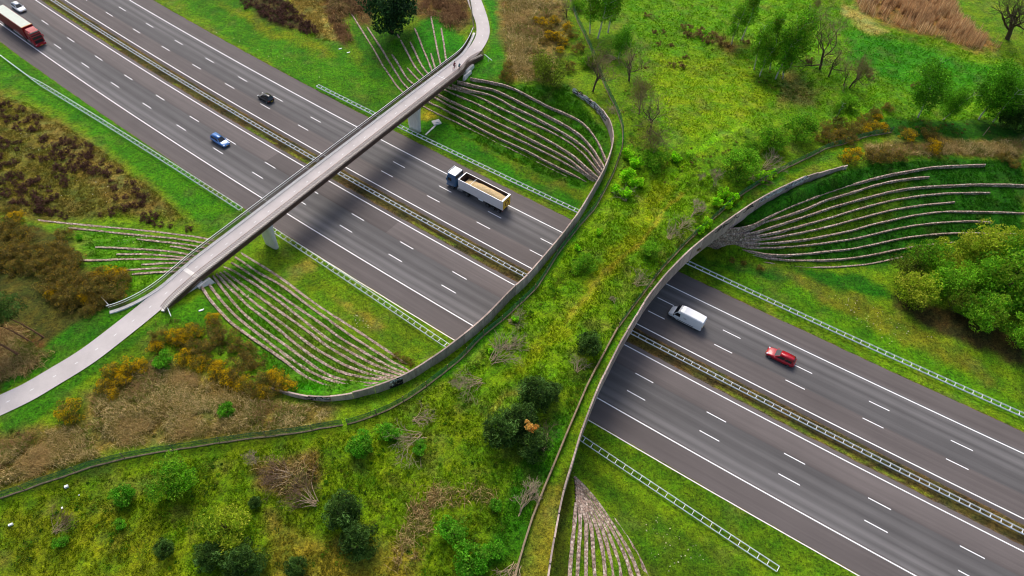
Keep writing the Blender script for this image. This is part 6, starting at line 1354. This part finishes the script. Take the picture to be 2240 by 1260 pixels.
tr = mb.build("trailer", bodyw, root)
mb = MB(); mb.loft([[(*q_, z1 - .01) for q_ in i4], [(*q_, z0 + .2) for q_ in i4]], cap=False); mb.add([(*q_, z0 + .2) for q_ in i4], [(0, 1, 2, 3)]); mb.build("inside", inn, tr)
mb = MB(); mb.loft([[(*q_, z1 + .005) for q_ in o4], [(*q_, z1 + .07) for q_ in o4], [(*q_, z1 + .07) for q_ in i4], [(*q_, z1 + .005) for q_ in i4]], cap=False); mb.build("top_rim", M['white'], tr)
mb = MB(); mb.box(((xb + .14), 0, z1 + .12), (.36, 2.58, .1)); mb.build("rear_header", M['white'], tr, bevel=.02)
quad(tr, "tailgate", [(xb, -1.12, z0 + .1), (xb, 1.12, z0 + .1), (xb, 1.12, z1 - .1), (xb, -1.12, z1 - .1)][::-1], M['yellow'], .05)
mb = MB(); mb.loft([[(xb - dx, r_ * math.cos(a), (z0 + z1) / 2 + r_ * math.sin(a)) for a in np.linspace(0, 6.283, 20, endpoint=False)] for r_, dx in ((.62, .04), (.62, .06), (.4, .06), (.4, .04))], cap=False); mb.build("emblem", mat("brown_ring", (110, 66, 20), .6), tr)
mb = MB(); mb.tube([(-5.6, -wv + .1, z1 - .15), (-5.6, wv - .1, z1 - .15)], .05, 6); mb.build("cross_bar", M['galv'], tr)
mb = MB(); mb.box(((xa + xb) / 2, 0, .98), (abs(xb - xa) - .3, 1.0, .4)); mb.build("chassis", M['plastic'], tr)
for Y in (1, -1):
    for X in (xb + 1.0, xb + 2.3, xb + 3.6): wheel(tr, X, Y * 1.02, .48, .4)
    mb = MB(); mb.box((xb + .12, Y * 1.1, .95), (.1, .2, .22)); mb.build("tail_light", M['lampr'], tr, bevel=.02)
    mb = MB(); mb.box((xb + 5.3, Y * 1.05, .78), (1.1, .04, .4)); mb.build("side_guard", M['galv'], tr)
hx = np.linspace(xb + .35, xa - .7, 40); hy = np.linspace(-wv + .12, wv - .12, 14); HX, HY = np.meshgrid(hx, hy)
u_ = (HX - hx[0]) / (hx[-1] - hx[0]); HZ = z0 + .98 + 1.1 * np.clip(np.sin(np.pi * np.clip(u_ * .92 + .12, 0, 1)), 0, 1) ** .6 * (1 - .75 * (HY / wv) ** 2) + .22 * (fbm(HX, HY, .5, 41) - .5)
h_ = heading(sl_) + math.pi; chips = mat("wood_chips", (232, 188, 128), .9, var=.35, vscale=9, bump=.8, bscale=30, col2=(244, 220, 168))
link("wood_chips", arr_mesh("wood_chips", np.stack([HX.ravel(), HY.ravel(), HZ.ravel()], -1), grid_faces(14, 40)), chips, loc=(float(x), float(y), .004), rz=h_, label="heap of pale orange wood chips lying in the tipper's open trailer", cat="wood chips")

# ---------------------------------------------------------------- cyclists on the bridge
def tor(mb, c, R, r, n=18, m_=5):
    mb.loft([[(c[0] + (R + r * math.cos(b)) * math.cos(a), c[1] + r * math.sin(b), c[2] + (R + r * math.cos(b)) * math.sin(a)) for b in np.linspace(0, 6.283, m_, endpoint=False)] for a in np.linspace(0, 6.2832, n + 1)], cap=False)
def bicycle(loc, rz, label, mt):
    root = thing("bicycle", label, "bicycle", loc, rz)
    for X in (-.52, .52):
        mb = MB(); tor(mb, (X, 0, .35), .32, .022); wo = mb.build("wheel", M['rubber'], root)
        mb = MB()
        for a in np.linspace(0, math.pi, 6, endpoint=False): mb.tube([(X - .31 * math.cos(a), 0, .35 - .31 * math.sin(a)), (X + .31 * math.cos(a), 0, .35 + .31 * math.sin(a))], .004, 3)
        mb.build("spokes", M['rim'], wo)
    mb = MB()
    for a, b in (((-.52, 0, .35), (-.08, 0, .32)), ((-.08, 0, .32), (-.2, 0, .85)), ((-.52, 0, .35), (-.17, 0, .75)), ((-.08, 0, .32), (.38, 0, .8)), ((-.18, 0, .78), (.36, 0, .86)), ((.35, 0, .95), (.52, 0, .35))): mb.tube([a, b], .02, 6)
    mb.build("frame", mt, root)
    mb = MB(); mb.tube([(.34, 0, .92), (.36, 0, 1.03)], .016, 5); mb.tube([(.44, -.27, 1.04), (.36, -.12, 1.04), (.36, .12, 1.04), (.44, .27, 1.04)], .014, 5); mb.build("handlebar", M['plastic'], root)
    mb = MB(); mb.loft([[(-.36, -.08, .88), (-.36, .08, .88), (-.36, .06, .93), (-.36, -.06, .93)], [(-.1, -.03, .89), (-.1, .03, .89), (-.1, .02, .93), (-.1, -.02, .93)]]); mb.build("saddle", M['plastic'], root)
    mb = MB(); mb.tube([(-.08, -.12, .32), (-.08, .12, .32)], .014, 5); mb.tube([(-.08, .12, .32), (.08, .12, .38)], .012, 4); mb.tube([(-.08, -.12, .32), (-.24, -.12, .26)], .012, 4); mb.build("pedals", M['plastic'], root)
SK = mat("skin", (206, 158, 130), .6)
def person(loc, rz, label, top, trousers, hairc, helmet=None):
    J = dict(pel=(-.24, 0, .98), sp=(-.12, 0, 1.2), ch=(.02, 0, 1.4), nk=(.1, 0, 1.5), hd=(.15, 0, 1.62), tp=(.16, 0, 1.72))
    rd = dict(pel=(.15, .13), sp=(.14, .12), ch=(.16, .12), nk=(.055, .055), hd=(.085, .1), tp=(.07, .075)); E_ = [('pel', 'sp'), ('sp', 'ch'), ('ch', 'nk'), ('nk', 'hd'), ('hd', 'tp')]
    for sd_, y_, ank, kn in (('l', 1, (.06, .12, .45), (.2, .13, .82)), ('r', -1, (-.22, -.12, .33), (.1, -.13, .68))):
        J.update({'sh' + sd_: (.03, y_ * .18, 1.41), 'el' + sd_: (.2, y_ * .25, 1.2), 'wr' + sd_: (.38, y_ * .25, 1.08), 'hp' + sd_: (-.2, y_ * .1, .94), 'kn' + sd_: kn, 'an' + sd_: ank, 'to' + sd_: (ank[0] + .17, ank[1], ank[2] - .05)})
        rd.update({'sh' + sd_: (.07, .07), 'el' + sd_: (.05, .05), 'wr' + sd_: (.035, .035), 'hp' + sd_: (.1, .1), 'kn' + sd_: (.07, .07), 'an' + sd_: (.045, .045), 'to' + sd_: (.045, .035)})
        E_ += [('ch', 'sh' + sd_), ('sh' + sd_, 'el' + sd_), ('el' + sd_, 'wr' + sd_), ('pel', 'hp' + sd_), ('hp' + sd_, 'kn' + sd_), ('kn' + sd_, 'an' + sd_), ('an' + sd_, 'to' + sd_)]
    ks = list(J); me = bpy.data.meshes.new("person"); me.from_pydata([J[k] for k in ks], [(ks.index(a), ks.index(b)) for a, b in E_], []); o = bpy.data.objects.new("person", me); COL.objects.link(o)
    o.modifiers.new("s", 'SKIN'); sub = o.modifiers.new("u", 'SUBSURF'); sub.levels = sub.render_levels = 1
    for i, k in enumerate(ks): me.skin_vertices[0].data[i].radius = rd[k]; me.skin_vertices[0].data[i].use_root = (k == 'pel')
    dg = bpy.context.evaluated_depsgraph_get(); m2 = bpy.data.meshes.new_from_object(o.evaluated_get(dg)); bpy.data.objects.remove(o)
    bm = bmesh.new(); bm.from_mesh(m2)
    mb = MB()
    for y_ in (1, -1):      # palm, four curled fingers and a thumb round each grip
        cx_, cy_, cz_ = .41, y_ * .25, 1.06; mb.tube([(.37, cy_, 1.085), (.42, cy_, 1.065)], [.034, .04], 6)
        for k, ln in enumerate((.052, .06, .058, .045)): yy = cy_ + (k - 1.5) * .02; mb.tube([(cx_ + .02, yy, cz_ + .01), (cx_ + .02 + ln * .7, yy, cz_ - .005), (cx_ + .02 + ln * .6, yy, cz_ - .035)], .0095, 5)
        mb.tube([(cx_, cy_ - y_ * .035, cz_), (cx_ + .035, cy_ - y_ * .055, cz_ - .02)], .011, 5)
    hm = mb.mesh("hands"); bm.from_mesh(hm); m3 = bpy.data.meshes.new("person"); bm.to_mesh(m3); bm.free()
    for mm in (SK, top, trousers, M['plastic']): m3.materials.append(mm)
    for p_ in m3.polygons:
        x_, y2, z_ = p_.center
        if z_ > 1.475: i = 0
        elif z_ > 1.0 and x_ < .34: i = 1
        elif x_ >= .34 and z_ > .95: i = 0
        elif z_ > .5: i = 2
        else: i = 3 if z_ < .44 else 2
        p_.material_index = i; p_.use_smooth = True
    root = link("person", m3, None, loc=loc, rz=rz, label=label, cat="person")
    mb = MB(); rings = []
    for zz, r_ in ((1.6, .095), (1.66, .108), (1.72, .1), (1.77, .07), (1.795, .02)): rings.append([(.13 + r_ * 1.12 * math.cos(a), r_ * math.sin(a), zz + (.03 if math.cos(a) > .3 else 0)) for a in np.linspace(0, 6.283, 12, endpoint=False)])
    mb.loft(rings); mb.build("helmet" if helmet else "hair", helmet or hairc, root, smooth_=True)
    mb = MB(); mb.box((.245, 0, 1.615), (.03, .03, .04)); mb.build("nose", SK, root, bevel=.008)
    for y_ in (.034, -.034): mb = MB(); mb.box((.232, y_, 1.645), (.012, .022, .012)); mb.build("eye", M['plastic'], root)
    mb = MB(); mb.box((.226, 0, 1.575), (.014, .045, .01)); mb.build("mouth", mat("lips", (150, 80, 74), .6), root)
    for y_ in (.094, -.094): mb = MB(); mb.box((.15, y_, 1.625), (.035, .014, .05)); mb.build("ear", SK, root, bevel=.006)
rzb = math.atan2(bd[1], bd[0])
for (px, py), lab, blab, top, fm, hel in (((994.5, 151), "cyclist in dark red top riding up the bridge on the left", "bicycle under the cyclist in the dark red top", mat("maroon_cloth", (110, 26, 40), .9), M['red'], None), ((1005.5, 153.5), "cyclist in teal top and pale helmet riding up the bridge on the right", "bicycle under the cyclist in the teal top", mat("teal_cloth", (44, 104, 116), .9), M['black'], M['white'])):
    p_ = at(px, py, BZ + .02); loc = (float(p_[0]), float(p_[1]), BZ + .015)
    bicycle(loc, rzb, blab, fm); person(loc, rzb, lab, top, mat("dark_trousers", (30, 30, 38), .9), mat("dark_hair", (40, 28, 22), .9), hel)

# ---------------------------------------------------------------- litter and small things on the land
for (px, py), sz, lab in (((147, 1066), (.45, .36, .32), "white plastic crate lying in the meadow just below the netting fence"), ((25, 1149), (.52, .28, .26), "white box lying in the meadow at the left edge"), ((137, 1112), (.2, .3, .08), "small white scrap between the two white boxes on the meadow"), ((174, 1084), (.16, .14, .12), "tiny white scrap right of the white crate")):
    g_ = gp(px, py); mb = MB(); mb.box((0, 0, sz[2] / 2 + .06), sz, rz=.5, taper=.92); mb.build("plastic_box", M['white'], bevel=.03, loc=tuple(g_), label=lab, cat="box")
for (px, py), lab in (((440, 680), "white pebble like scrap above the gorse thicket"), ((744, 108), "white scrap on the grass left of the upper stone courses"), ((762, 116), "second white scrap, nearer the lowest upper stone course")):
    g_ = gp(px, py); mb = MB(); mb.box((0, 0, .1), (.7, .3, .12), rz=.4, taper=.8); mb.box((.3, .2, .12), (.3, .2, .1), rz=1.2, taper=.8); mb.build("scrap", M['white'], bevel=.02, loc=tuple(g_), label=lab, cat="scrap")
g_ = gp(604, 535); mb = MB(); mb.box((0, 0, .08), (1.0, .28, .12), rz=-.9, taper=.7); mb.box((.1, -.2, .16), (.4, .2, .08), rz=-.4, taper=.7); mb.build("scrap", M['conc'], loc=tuple(g_), label="pale broken slab at the foot of the lower bridge pillar", cat="slab")
